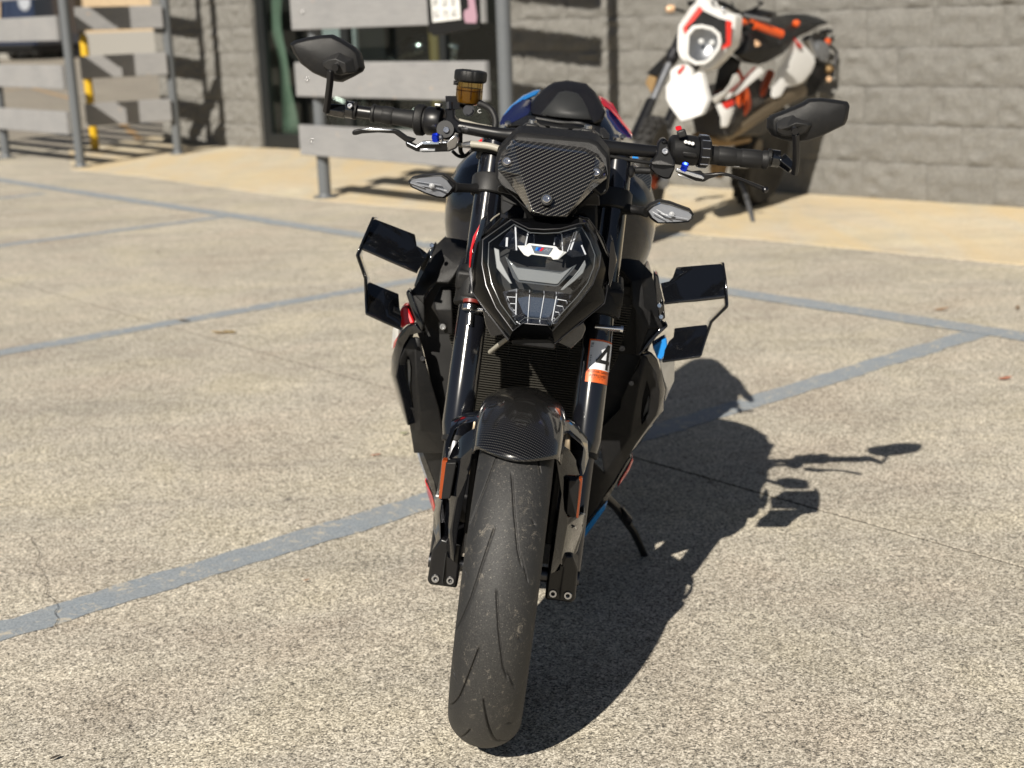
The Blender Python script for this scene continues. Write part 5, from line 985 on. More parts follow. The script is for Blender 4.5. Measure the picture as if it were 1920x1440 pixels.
# ---- winglets ---------------------------------------------------------------------------
def winglet(up_, lo_, end, ext, mount):
    wl = obj('winglet', up_, [tuple(range(len(up_)))], 'gloss', bk, solid=.006, face_to=(0, -1, 1), bevel=.0022, seg=3)
    obj('lower_blade', lo_, [tuple(range(len(lo_)))], 'gloss', wl, solid=.006, face_to=(0, -1, 1), bevel=.0022, seg=3)
    V = [Vector(p) for p in end]+[Vector(p)+Vector((0, .055, -.0085)) for p in end]; n = len(end)
    obj('end_plate', V, [(i, i+1, n+i+1, n+i) for i in range(n-1)], 'gloss', wl, solid=.004, off=0, bevel=.0015, sharp=50)
    tube('leading_lip', ext[0], .0032, 'gloss', wl, n=12); tube('leading_lip', ext[1], .0032, 'gloss', wl, n=12)
    prism('winglet_mount', mount, (0, .04, 0), 'gloss', wl, bevel=.003)
winglet([(-0.3263,0.245,0.7813), (-0.2785,0.255,0.7647), (-0.2263,0.275,0.7447), (-0.2159,0.3,0.7631), (-0.2127,0.315,0.7734), (-0.2265,0.325,0.7766), (-0.2366,0.33,0.7831), (-0.2424,0.335,0.8033), (-0.2837,0.33,0.8147), (-0.3214,0.325,0.8251)],
        [(-0.3093,0.255,0.6625), (-0.2774,0.265,0.6499), (-0.2459,0.275,0.6351), (-0.2485,0.3,0.65), (-0.2535,0.31,0.6539), (-0.2584,0.32,0.6646), (-0.2613,0.33,0.6884), (-0.2952,0.325,0.6985), (-0.3243,0.32,0.7084)],
        [(-0.3192,0.3,0.8309), (-0.3256,0.26,0.8013), (-0.3345,0.24,0.7683), (-0.3335,0.24,0.7646), (-0.3193,0.262,0.7228), (-0.3144,0.262,0.6827), (-0.3093,0.25,0.6602)],
        ([(-0.3253,0.243,0.7811), (-0.2752,0.255,0.7629), (-0.226,0.272,0.7446)], [(-0.3098,0.253,0.6608), (-0.2768,0.263,0.6471), (-0.2456,0.273,0.6349)]),
        [(-0.2062,0.33,0.7895), (-0.2028,0.33,0.782), (-0.2116,0.32,0.7569), (-0.2215,0.315,0.7302), (-0.2319,0.32,0.704), (-0.2355,0.325,0.7073), (-0.2276,0.32,0.7367), (-0.2182,0.325,0.7684)])
winglet([(0.3323,0.245,0.7739), (0.2803,0.255,0.7602), (0.2294,0.275,0.744), (0.2232,0.3,0.7604), (0.2193,0.315,0.7723), (0.2352,0.325,0.776), (0.2411,0.33,0.7834), (0.2451,0.335,0.8018), (0.2868,0.33,0.8114), (0.3296,0.325,0.8211)],
        [(0.3052,0.255,0.6589), (0.2747,0.265,0.6475), (0.2409,0.275,0.6348), (0.2431,0.3,0.6505), (0.25,0.31,0.667), (0.2576,0.32,0.6731), (0.2578,0.33,0.688), (0.2917,0.325,0.6976), (0.3235,0.32,0.7063)],
        [(0.3259,0.3,0.8262), (0.3308,0.26,0.8018), (0.3386,0.24,0.7608), (0.3382,0.24,0.7562), (0.3178,0.262,0.7212), (0.3108,0.262,0.6829), (0.3058,0.25,0.6587)],
        ([(0.3322,0.243,0.7749), (0.2803,0.255,0.7597), (0.2287,0.272,0.7439)], [(0.306,0.253,0.6586), (0.2733,0.263,0.6467), (0.2408,0.273,0.6353)]),
        [(0.2065,0.33,0.7862), (0.2151,0.33,0.7825), (0.221,0.32,0.7622), (0.2306,0.315,0.7378), (0.2384,0.32,0.7051), (0.2282,0.325,0.6967), (0.2172,0.32,0.7381), (0.2092,0.325,0.7656)])
for q in ((0.2226,0.308,0.7308), (0.2287,0.308,0.71), (-0.2075,0.312,0.7899)): bolt('mount_screw', q, (0, -1, .2), .0042, .004, 'chrome', bk)

# ---- fairings ------------------------------------------------------------------------------
def facets(name, v, f, mat, parent=bk, t=.006, bev=.002, sh=10, **kw): return obj(name, v, f, mat, parent, solid=t, face_to=(0, -1, 0), bevel=bev, sharp=sh, **kw)
# upper matt covers
facets('upper_cover', [(-0.1957,0.42,0.7909), (-0.1679,0.41,0.7921), (-0.146,0.4,0.7924), (-0.1402,0.375,0.773), (-0.1499,0.36,0.7643), (-0.1579,0.35,0.7477), (-0.1648,0.345,0.73), (-0.1724,0.345,0.717), (-0.197,0.345,0.7156), (-0.2084,0.345,0.7035), (-0.217,0.345,0.6832), (-0.2157,0.345,0.6709), (-0.2443,0.36,0.6893), (-0.2379,0.365,0.6969), (-0.2249,0.375,0.7288), (-0.2149,0.385,0.7587), (-0.2116,0.395,0.7743), (-0.2023,0.41,0.7832), (-0.1884,0.375,0.7637), (-0.1936,0.36,0.7321)],
       [(0, 1, 18, 17), (1, 2, 3, 18), (3, 4, 5, 18), (5, 6, 19, 18), (6, 7, 8, 19), (8, 9, 14, 19), (9, 10, 13, 14), (10, 11, 12, 13), (14, 15, 18, 19), (15, 16, 17, 18)], 'satin')
facets('upper_cover', [(0.1387,0.4,0.794), (0.1582,0.41,0.7947), (0.1812,0.42,0.7922), (0.1953,0.405,0.7836), (0.2085,0.39,0.7743), (0.2218,0.375,0.7336), (0.2359,0.365,0.6936), (0.2459,0.36,0.6883), (0.2371,0.35,0.6803), (0.2108,0.345,0.6766), (0.2011,0.34,0.628), (0.1959,0.345,0.6246), (0.1825,0.345,0.7107), (0.1758,0.345,0.7173), (0.168,0.36,0.7598), (0.1509,0.375,0.7759), (0.1386,0.39,0.7822), (0.2067,0.355,0.7086), (0.1981,0.35,0.7161), (0.1874,0.365,0.7658), (0.2091,0.385,0.7687)],
       [(0, 1, 15, 16), (1, 2, 3, 19, 14, 15), (3, 4, 20, 19), (19, 20, 5, 17, 18), (14, 19, 18, 13), (5, 6, 17), (17, 6, 8, 9), (6, 7, 8), (18, 17, 9, 12), (13, 18, 12), (9, 10, 11, 12)], 'satin')
# recessed dark pockets and inner boxes
facets('inner_cover', [(-0.2216,0.4,0.6665), (-0.1986,0.4,0.7071), (-0.1689,0.4,0.7143), (-0.1581,0.4,0.7395), (-0.1374,0.4,0.7658), (-0.1212,0.41,0.6076), (-0.2157,0.41,0.5956)], [tuple(range(7))], 'void')
facets('inner_cover', [(-0.2327,0.415,0.6063), (-0.2124,0.41,0.6656), (-0.152,0.41,0.6732), (-0.1393,0.41,0.5207), (-0.1338,0.4,0.344), (-0.1498,0.4,0.3638), (-0.183,0.405,0.4807), (-0.2126,0.41,0.5644)], [tuple(range(8))], 'void')
facets('inner_cover', [(0.2107,0.4,0.6086), (0.14,0.41,0.6168), (0.1251,0.4,0.4853), (0.1284,0.4,0.3845), (0.1503,0.4,0.3908), (0.1822,0.405,0.4913), (0.1957,0.41,0.5582)], [tuple(range(7))], 'void')
facets('inner_cover', [(0.1241,0.4,0.7801), (0.145,0.4,0.7797), (0.1711,0.4,0.7527), (0.1804,0.4,0.7066), (0.1855,0.395,0.7006), (0.2009,0.4,0.6119), (0.1418,0.41,0.602), (0.1269,0.41,0.7147)], [tuple(range(8))], 'void')
facets('intake_box', [(-0.1887,0.372,0.7041), (-0.1683,0.37,0.703), (-0.1613,0.352,0.6651), (-0.1559,0.355,0.6171), (-0.1719,0.362,0.6155), (-0.1786,0.362,0.6318), (-0.203,0.372,0.6608), (-0.1916,0.352,0.6613), (-0.1985,0.365,0.6765)], [(0, 1, 2, 7, 8), (7, 2, 3, 4, 5), (6, 7, 5), (6, 8, 7)], 'satin')
facets('intake_box', [(0.1907,0.36,0.7086), (0.1992,0.35,0.7087), (0.2087,0.345,0.6809), (0.2035,0.35,0.6457), (0.2009,0.355,0.6228), (0.1954,0.37,0.64), (0.1871,0.37,0.6939)], [(0, 1, 2, 3, 4, 5, 6)], 'satin')
bolt('cover_screw', (-0.1751,0.352,0.6304), (0, -1, .1), .0062, .004, 'steel', bk); bolt('cover_screw', (0.1698,0.395,0.6216), (0, -1, .1), .006, .004, 'dark_steel', bk)
facets('lower_cover', [(-0.2455,0.362,0.6895), (-0.2175,0.352,0.6807), (-0.2141,0.352,0.6636), (-0.2088,0.35,0.6153), (-0.2241,0.35,0.6314)], [(0, 1, 2, 3, 4)], 'satin')
facets('lower_cover', [(0.2019,0.348,0.6246), (0.2111,0.352,0.6766), (0.2466,0.362,0.688), (0.2311,0.355,0.6618), (0.2169,0.35,0.6389)], [(0, 1, 2, 3, 4)], 'satin')
# gloss edge strips, coloured corner pieces
panel('edge_strip', [(-0.2519,0.352,0.6859), (-0.2483,0.355,0.6925), (-0.2406,0.35,0.6877), (-0.2243,0.345,0.6569), (-0.2114,0.34,0.6325), (-0.2119,0.34,0.6171), (-0.225,0.342,0.6337), (-0.2401,0.348,0.6611)], 'gloss', (0, .03, 0), .003)
panel('corner_panel', [(-0.2603,0.345,0.6286), (-0.261,0.355,0.6434), (-0.2587,0.36,0.6546), (-0.2482,0.36,0.661), (-0.2385,0.355,0.6463), (-0.2282,0.348,0.6313), (-0.2431,0.345,0.6267), (-0.2513,0.345,0.6182)], 'red_paint', (0, .04, 0), .003)
panel('edge_strip', [(0.2459,0.352,0.6895), (0.2477,0.35,0.6841), (0.2315,0.345,0.6656), (0.2154,0.342,0.643), (0.2026,0.34,0.6242), (0.1993,0.34,0.6262), (0.2139,0.345,0.6543), (0.2314,0.348,0.6782)], 'gloss', (0, .03, 0), .003)
panel('corner_panel', [(0.224,0.35,0.6429), (0.2408,0.355,0.6554), (0.2493,0.36,0.6602), (0.2538,0.355,0.6418), (0.2509,0.35,0.6289), (0.2454,0.345,0.6199), (0.2363,0.345,0.6212)], 'blue_paint', (0, .04, 0), .003)
# outer fairing skins: gloss band sweeping down the outside
facets('side_fairing', [(-0.2517,0.35,0.6156), (-0.2414,0.345,0.6263), (-0.2274,0.342,0.63), (-0.2111,0.34,0.6162), (-0.2233,0.345,0.6122), (-0.2355,0.345,0.6072), (-0.2459,0.345,0.586), (-0.2522,0.345,0.5576), (-0.2549,0.35,0.5213), (-0.2386,0.36,0.4717), (-0.2249,0.38,0.4172), (-0.2305,0.4,0.4131), (-0.2532,0.4,0.4623), (-0.2706,0.39,0.516), (-0.2695,0.375,0.555), (-0.2617,0.36,0.5908)],
       [(0, 1, 5, 6, 15), (1, 2, 4, 5), (2, 3, 4), (15, 6, 7, 14), (14, 7, 8, 13), (13, 8, 9, 12), (12, 9, 10, 11)], 'gloss', t=.02, sh=30)
facets('side_fairing', [(0.2018,0.34,0.6229), (0.2144,0.342,0.6292), (0.2235,0.345,0.6327), (0.2374,0.35,0.6195), (0.2503,0.36,0.591), (0.2637,0.375,0.5546), (0.264,0.385,0.5284), (0.2669,0.39,0.51), (0.2528,0.4,0.4798), (0.2355,0.42,0.4329), (0.2167,0.44,0.3931), (0.2117,0.42,0.4031), (0.2318,0.395,0.4529), (0.2525,0.37,0.5043), (0.252,0.36,0.5322), (0.2436,0.35,0.5711), (0.2302,0.345,0.6015), (0.2139,0.342,0.6215)],
       [(0, 1, 17), (1, 2, 3, 16, 17), (3, 4, 15, 16), (4, 5, 14, 15), (5, 6, 14), (6, 7, 13, 14), (7, 8, 12, 13), (8, 9, 11, 12), (9, 10, 11)], 'gloss', t=.02, sh=30)
# matt radiator shrouds with the slot openings
sl = facets('radiator_shroud', [(-0.2341,0.345,0.6026), (-0.224,0.342,0.6059), (-0.2156,0.342,0.6049), (-0.2116,0.34,0.5943), (-0.1925,0.345,0.5376), (-0.1673,0.36,0.4668), (-0.1549,0.375,0.4107), (-0.1491,0.39,0.3671), (-0.1499,0.4,0.3528), (-0.2022,0.46,0.3266), (-0.2144,0.45,0.3394), (-0.2241,0.41,0.4056), (-0.2335,0.38,0.4633), (-0.2524,0.355,0.5169), (-0.2499,0.345,0.5579), (-0.2422,0.345,0.583),
        (-0.2357,0.352,0.5649), (-0.2277,0.356,0.5476), (-0.2247,0.362,0.5011), (-0.216,0.372,0.4518), (-0.2278,0.37,0.4597), (-0.2424,0.362,0.5023), (-0.2438,0.362,0.5092), (-0.2408,0.356,0.5355), (-0.2221,0.336,0.5836), (-0.2151,0.338,0.5296), (-0.2029,0.36,0.4551), (-0.1996,0.385,0.409)],
       [(0, 1, 24, 16, 15), (1, 2, 3, 24), (3, 4, 25, 24), (24, 25, 18, 17, 16), (4, 5, 26, 25), (25, 26, 19, 18), (26, 27, 11, 12, 20, 19), (5, 6, 27, 26), (6, 7, 10, 11, 27), (12, 13, 22, 21, 20), (13, 14, 23, 22), (14, 15, 16, 23)], 'satin', t=.008)
facets('slot_back', [(-0.2469,0.4,0.5589), (-0.2249,0.4,0.5617), (-0.2143,0.42,0.4293), (-0.2466,0.42,0.4756)], [(0, 1, 2, 3)], 'void')
panel('slot_foil', [(-0.2383,0.372,0.5528), (-0.2341,0.372,0.5516), (-0.2305,0.374,0.5323), (-0.2287,0.376,0.4969), (-0.2206,0.384,0.4531), (-0.2223,0.384,0.4493), (-0.2287,0.38,0.4674), (-0.2341,0.376,0.5173)], 'white_paint', (0, .004, 0), .0008)
facets('radiator_shroud', [(0.206,0.338,0.6263), (0.2156,0.336,0.6233), (0.2234,0.338,0.6126), (0.2392,0.345,0.5904), (0.2509,0.352,0.5545), (0.2534,0.362,0.5227), (0.2524,0.37,0.5055), (0.2248,0.395,0.4361), (0.2003,0.43,0.3602), (0.1694,0.46,0.2723), (0.1474,0.47,0.2301), (0.1397,0.46,0.2435), (0.1384,0.42,0.345), (0.1441,0.395,0.3882), (0.1707,0.41,0.3595), (0.1485,0.4,0.4414), (0.1497,0.395,0.4565), (0.1811,0.375,0.5063), (0.1799,0.365,0.5254), (0.1915,0.35,0.5765), (0.203,0.342,0.6042), (0.2083,0.385,0.4487), (0.2384,0.375,0.4823), (0.2084,0.338,0.5754), (0.2233,0.348,0.5714), (0.234,0.36,0.5436), (0.2369,0.368,0.5024), (0.2272,0.37,0.4814), (0.2225,0.362,0.5022), (0.2204,0.352,0.5375), (0.2069,0.352,0.5096)],
       [(0, 1, 23, 20), (1, 2, 24, 23), (2, 3, 24), (3, 4, 25, 24), (4, 5, 6, 26, 25), (6, 22, 27, 26), (20, 23, 30, 19), (23, 24, 29), (23, 29, 28, 30), (19, 30, 17, 18), (30, 28, 27, 22, 21), (30, 21, 16, 17), (22, 6, 7, 21), (16, 21, 14, 15), (21, 7, 8, 14), (14, 8, 9, 13), (9, 10, 11, 12, 13)], 'satin', t=.008)
facets('slot_back', [(0.2145,0.41,0.5606), (0.2435,0.41,0.5478), (0.2524,0.42,0.4759), (0.2273,0.42,0.4592)], [(0, 1, 2, 3)], 'void')
panel('slot_foil', [(0.2334,0.385,0.5367), (0.2377,0.385,0.5241), (0.2355,0.39,0.4959), (0.2313,0.392,0.4764), (0.2273,0.39,0.4815), (0.2298,0.386,0.5128)], 'steel_matte', (0, .004, 0), .0008)
# lower fairing: matt keel pieces to the bottom, colour stripes along the outer edges
facets('belly_panel', [(-0.2297,0.45,0.4214), (-0.2121,0.42,0.4429), (-0.1676,0.41,0.4515), (-0.1554,0.42,0.3792), (-0.1467,0.43,0.3448), (-0.1463,0.44,0.2979), (-0.1592,0.46,0.2673), (-0.1683,0.47,0.2775), (-0.1915,0.48,0.3228), (-0.2164,0.47,0.3739)], [(0, 1, 9), (1, 2, 3, 8, 9), (3, 4, 7, 8), (4, 5, 6, 7)], 'satin', t=.01)
panel('belly_stripe', [(-0.2351,0.5,0.4027), (-0.2267,0.5,0.3708), (-0.2086,0.51,0.3184), (-0.1921,0.52,0.2761), (-0.1853,0.52,0.2582), (-0.1954,0.54,0.2653), (-0.2147,0.54,0.308), (-0.233,0.53,0.361)], 'blue_paint', (0, .06, 0), .003)
panel('belly_stripe', [(-0.1927,0.52,0.261), (-0.1861,0.52,0.2525), (-0.1745,0.53,0.2259), (-0.1654,0.53,0.2004), (-0.1677,0.54,0.1842), (-0.1773,0.55,0.2032), (-0.1885,0.55,0.2285)], 'red_paint', (0, .06, 0), .003)
panel('belly_edge', [(-0.2182,0.49,0.3676), (-0.1923,0.49,0.3195), (-0.1688,0.49,0.2688), (-0.1629,0.5,0.2455), (-0.1656,0.51,0.2266), (-0.1809,0.51,0.2547), (-0.2061,0.51,0.3112), (-0.2229,0.5,0.3603)], 'gloss', (0, .06, 0), .003)
panel('belly_stripe', [(0.2261,0.48,0.3792), (0.2298,0.49,0.3688), (0.2258,0.5,0.3439), (0.2147,0.51,0.3159), (0.206,0.51,0.3005), (0.2088,0.5,0.3203), (0.2197,0.49,0.3499)], 'red_paint', (0, .05, 0), .003)
panel('belly_stripe', [(0.1908,0.51,0.2716), (0.1885,0.52,0.246), (0.1714,0.53,0.2073), (0.1511,0.54,0.164), (0.147,0.53,0.1776), (0.1545,0.52,0.2051), (0.1734,0.51,0.244)], 'blue_paint', (0, .05, 0), .003)
panel('belly_edge', [(0.2239,0.46,0.3864), (0.2071,0.47,0.3408), (0.1891,0.48,0.282), (0.1723,0.49,0.2512), (0.1503,0.5,0.2121), (0.1463,0.49,0.2225), (0.1695,0.48,0.2722), (0.1959,0.47,0.3253), (0.2173,0.455,0.3854)], 'gloss', (0, .05, 0), .003)
panel('fairing_side', [(0.2449,0.42,0.6027), (0.2799,0.46,0.596), (0.2871,0.48,0.5456), (0.2758,0.48,0.524), (0.2719,0.46,0.5069), (0.2682,0.44,0.5409), (0.2549,0.42,0.5794)], 'white_paint', (0, .05, 0), .004)
panel('fairing_side', [(-0.2817,0.46,0.5919), (-0.2655,0.42,0.6011), (-0.257,0.4,0.6038), (-0.2617,0.4,0.5885), (-0.2746,0.44,0.5528), (-0.2807,0.46,0.5437)], 'white_paint', (0, .05, 0), .004)
panel('fairing_stripe', [(-0.2598,0.395,0.5976), (-0.2561,0.395,0.6015), (-0.2653,0.4,0.5723), (-0.2736,0.42,0.556), (-0.273,0.42,0.5719)], 'red_paint', (0, .03, -.002), .002)
box('belly_shadow_fill', (0, .70, .24), (.28, .5, .22), 'void', bk, bevel=.02)  # unseen block added to close sun gaps in the belly shadow
for s in (-1, 1): loft('side_shadow_fill', [[(s*.10, .42, .58), (s*.205, .42, .60), (s*.205, .42, .70), (s*.10, .42, .72)], [(s*.10, .66, .56), (s*.235, .66, .60), (s*.215, .66, .72), (s*.10, .66, .76)]], 'void', bk, bevel=.006)  # hidden masses added so no sun passes behind the covers into the shadow
for s in (-1, 1): loft('belly_side', [[(s*.10, .46, .30), (s*.20, .48, .48), (s*.245, .50, .68), (s*.20, .50, .74), (s*.08, .46, .34)], [(s*.11, .62, .20), (s*.19, .62, .34), (s*.262, .64, .66), (s*.21, .64, .76), (s*.06, .62, .24)], [(s*.12, .90, .18), (s*.18, .90, .30), (s*.22, .88, .55), (s*.15, .88, .66), (s*.06, .90, .24)]], 'gloss', bk, bevel=.006)
for q in ((-0.2057,0.338,0.567), (0.1941,0.345,0.5678)): bolt('shroud_screw', q, (0, -1, .1), .005, .003, 'dark_steel', bk)

# ---- fork details: cable clamp, steering damper rod, sticker ------------------------------------
lathe('sensor_collar', [(.0285, 0), (.031, .001), (.031, .010), (.0285, .011)], (-0.1192,0.2132,0.708), (0, .449, 1), 'satin', bk, n=32)
cl_ = lathe('clamp_ring', [(.0120, -.006), (.0150, -.004), (.0150, .004), (.0120, .006)], (-0.1166,0.1784,0.7107), (0, .449, 1), 'chrome', bk, n=28)
lathe('red_ring', [(.010, 0), (.0148, 0), (.0148, .006), (.010, .006)], add((-0.1166,0.1784,0.7107), (0, .003, .007)), (0, .449, 1), 'dark_red', cl_, n=28)
tube('clamp_stud', [(-0.1088,0.1776,0.7089), (-0.0946,0.1779,0.7097)], .006, 'chrome', cl_, n=14)
lathe('link_rod', [(.001, 0), (.0095, .001), (.0095, .018), (.001, .02)], add((-0.1165,0.184,0.7231), (0, .008, .008)), (0, .449, 1), 'black_alu', cl_, n=20)
tube('link_pin', [add((-0.1153,0.1741,0.7011), (0, 0, 0)), add((-0.114,0.1702,0.6924), (0, -.004, -.01))], .0055, 'steel', cl_, n=14)
tube('side_pin', [(0.1068,0.185,0.703), (0.1538,0.178,0.7056)], .0052, 'chrome', bk, n=18); lathe('pin_head', [(.001, 0), (.0068, 0), (.0068, .005), (.001, .006)], (0.1507,0.178,0.7055), (1, -.03, -.04), 'chrome', bk, n=16)
# inspection sticker wrapped round the right fork tube
def sticker():
    axp = Vector(fk(.1135, .60)); axd = Vector((0, .449, 1)).normalized(); Rr = .0275
    ctr = Vector((0.108,0.1585,0.6474)); h0 = (ctr-axp).dot(axd); u0 = .0
    fwd_ = Vector((0, -1, .449)).normalized(); rgt = Vector((1, 0, 0))
    def wrap(x, z, lift): 
        x += .0075; a_ = x/Rr+u0; r = Rr+lift; return axp+axd*(h0+z)+(rgt*math.sin(a_)+fwd_*math.cos(a_))*r
    def patch(name, x0, x1, z0, z1, mat, lift, parent):
        n = 14; V = [wrap(x0+(x1-x0)*i/n, z, lift) for i in range(n+1) for z in (z0, z1)]
        return obj(name, V, [(2*i, 2*i+2, 2*i+3, 2*i+1) for i in range(n)], mat, parent, face_to=(0, -1, 0), sharp=0)
    def words(s, size, x, z, lift, rot, parent, mat='mark_black', name='sticker_print', sx=1.):
        V_, F_ = text_vf(s, size); c_, s_ = math.cos(rot), math.sin(rot)
        bm = bmesh.new(); vs = [bm.verts.new((v.x*sx, v.y, 0)) for v in V_]
        for f in F_:
            try: bm.faces.new([vs[i] for i in f])
            except ValueError: pass
        bmesh.ops.triangulate(bm, faces=bm.faces[:])
        bmesh.ops.subdivide_edges(bm, edges=[e for e in bm.edges if e.calc_length() > .004], cuts=3, use_grid_fill=True)
        V2 = [wrap(x+v.co.x*c_-v.co.y*s_, z+v.co.x*s_+v.co.y*c_, lift) for v in bm.verts]
        bm.verts.index_update(); F2 = [tuple(v.index for v in f.verts) for f in bm.faces]; bm.free()
        return obj(name, V2, F2, mat, parent, face_to=(0, -1, 0), smooth=False)
    st = patch('inspection_sticker', -.0215, .0270, -.0385, .0385, 'sticker_orange', .0006, bk)
    patch('white_field', -.0190, .0270, -.0150, .0355, 'sticker_white', .0010, st)
    patch('number_stroke', .0125, .0195, -.0135, .0315, 'mark_black', .0014, st); patch('number_stroke', -.0065, .0225, -.0035, .0030, 'mark_black', .0015, st)
    n = 10; V = [wrap(x, z, .0016) for i in range(n+1) for x, z in ((-.0068+.0198*i/n, .0005+.031*i/n), (.0005+.0190*i/n, .0005+.031*i/n))]; obj('number_stroke', V, [(2*i, 2*i+2, 2*i+3, 2*i+1) for i in range(n)], 'mark_black', st, face_to=(0, -1, 0))
    words('T/B', .0062, -.0150, .0275, .0014, rad(90), st); 
    for i, ch_ in enumerate('APRIL'): words(ch_, .0048, -.0155, .0085-.0045*i, .0014, 0, st)
    words('VIRGINIA SAFETY', .0062, .0010, -.0195, .0012, 0, st); words('APPROVED', .0066, .0015, -.0265, .0012, 0, st)
    sg_ = [(-.012+.024*i/14, -.0315+.0016*math.sin(i*1.9)+.001*(i % 3), .0012) for i in range(15)]
    V = [wrap(x, z+dz, l_) for x, z, l_ in sg_ for dz in (-.0003, .0003)]; obj('sticker_print', V, [(2*i, 2*i+2, 2*i+3, 2*i+1) for i in range(14)], 'mark_black', st, face_to=(0, -1, 0))
sticker()
# small side marks on the fork guards
tube('guard_scuff', [(0.1091,-0.03,0.4054), (0.112,-0.028,0.4005)], .002, 'steel', bk, n=8)
for s, p in ((-1, (-0.1253,-0.012,0.422)), (1, (0.1216,-0.004,0.4196))): box('foot_mark', p, (.008, .002, .003), 'white_plastic', bk, bevel=0)

# ---- side stand, swingarm, rear wheel -----------------------------------------------------------
ss = tube('side_stand', [(.16, .60, .27), (.22, .68, .20), (.275, .76, .115), (.315, .815, .035)], [.011, .010, .009, .008], 'black_alu', bk, n=14)
prism('stand_foot', [(.296, .78, .030), (.372, .80, .018), (.372, .85, .018), (.30, .85, .030)], (.0015, 0, -.012), 'black_alu', ss, bevel=.002)
prism('stand_lug', [(.235, .675, .20), (.262, .69, .17), (.258, .70, .15), (.24, .70, .16)], (0, .02, 0), 'black_alu', ss, bevel=.002)
rw = rev_x('rear_wheel', [(-.075, .216), (-.06, .200), (.06, .200), (.075, .216), (.07, .221), (-.07, .221), (-.075, .216)], 'gloss', bk, c=(0, 1.455, .315))
rev_x('tyre', [(-.075, .215), (-.095, .245), (-.097, .27), (-.075, .298), (-.04, .312), (0, .316), (.04, .312), (.075, .298), (.097, .27), (.095, .245), (.075, .215)], 'tyre', rw, c=(0, 1.455, .316))
rev_x('hub', [(-.09, .02), (-.08, .05), (.08, .05), (.09, .02)], 'black_alu', rw, c=(0, 1.455, .316)); rev_x('spoke_disc', [(-.01, .05), (-.02, .2), (.02, .2), (.01, .05)], 'gloss', rw, c=(0, 1.455, .316), n=40)
for s in (-1, 1): tube('swingarm', [(s*.10, .92, .40), (s*.125, 1.15, .36), (s*.13, 1.455, .316)], [.04, .035, .028], 'black_alu', bk, n=12, smooth=4)
tube('silencer', [(-.12, 1.0, .24), (-.15, 1.2, .32), (-.155, 1.42, .42)], [.035, .055, .05], 'dark_steel', bk, n=20, smooth=4)
loft('tail_unit', [sec(.94, .12, .76, .88), sec(1.06, .16, .80, .97), sec(1.2, .15, .86, 1.02), sec(1.38, .08, .97, 1.05), sec(1.48, .04, 1.0, 1.06)], 'gloss', bk, sharp=0, sub=1)
for s in (-1, 1):
    tube('footrest', [(s*.14, 1.02, .36), (s*.24, 1.02, .37)], .011, 'dark_steel', bk, n=12); prism('heel_plate', [(s*.15, .96, .30), (s*.15, 1.08, .34), (s*.15, 1.10, .52), (s*.15, 1.0, .46)], (s*.006, 0, 0), 'black_alu', bk, bevel=.002)
# ================================================================== orange and white trail bike against the wall
kt = thing('trail_motorcycle', 'tall orange, white and black trail motorcycle leaning on its stand by the block wall', 'motorcycle', (1.2, 8.6, 0))
hF, hR = Vector((.715, 7.66, 0))-Vector((1.2, 8.6, 0)), Vector((1.56, 8.95, 0))-Vector((1.2, 8.6, 0))
h_ = (hF-hR).normalized(); n_ = Vector((-h_.y, h_.x, 0)); n_ = n_ if n_.x > 0 else -n_
LK = rad(9); up_ = (Vector((0, 0, 1))*math.cos(LK)+n_*math.sin(LK)); sd_ = (n_*math.cos(LK)-Vector((0, 0, 1))*math.sin(LK))
WBK = (hF-hR).length
def K_(f, s, u): return hR+h_*f+sd_*s+up_*u
def kprism(name, pts, mat, t=.03, bev=.004, par=kt):
    return prism(name, pts, tuple(-h_*t), mat, par, bevel=bev)
st_ = (h_*math.cos(rad(14))+n_*math.sin(rad(14)))   # front wheel turned a little to its left
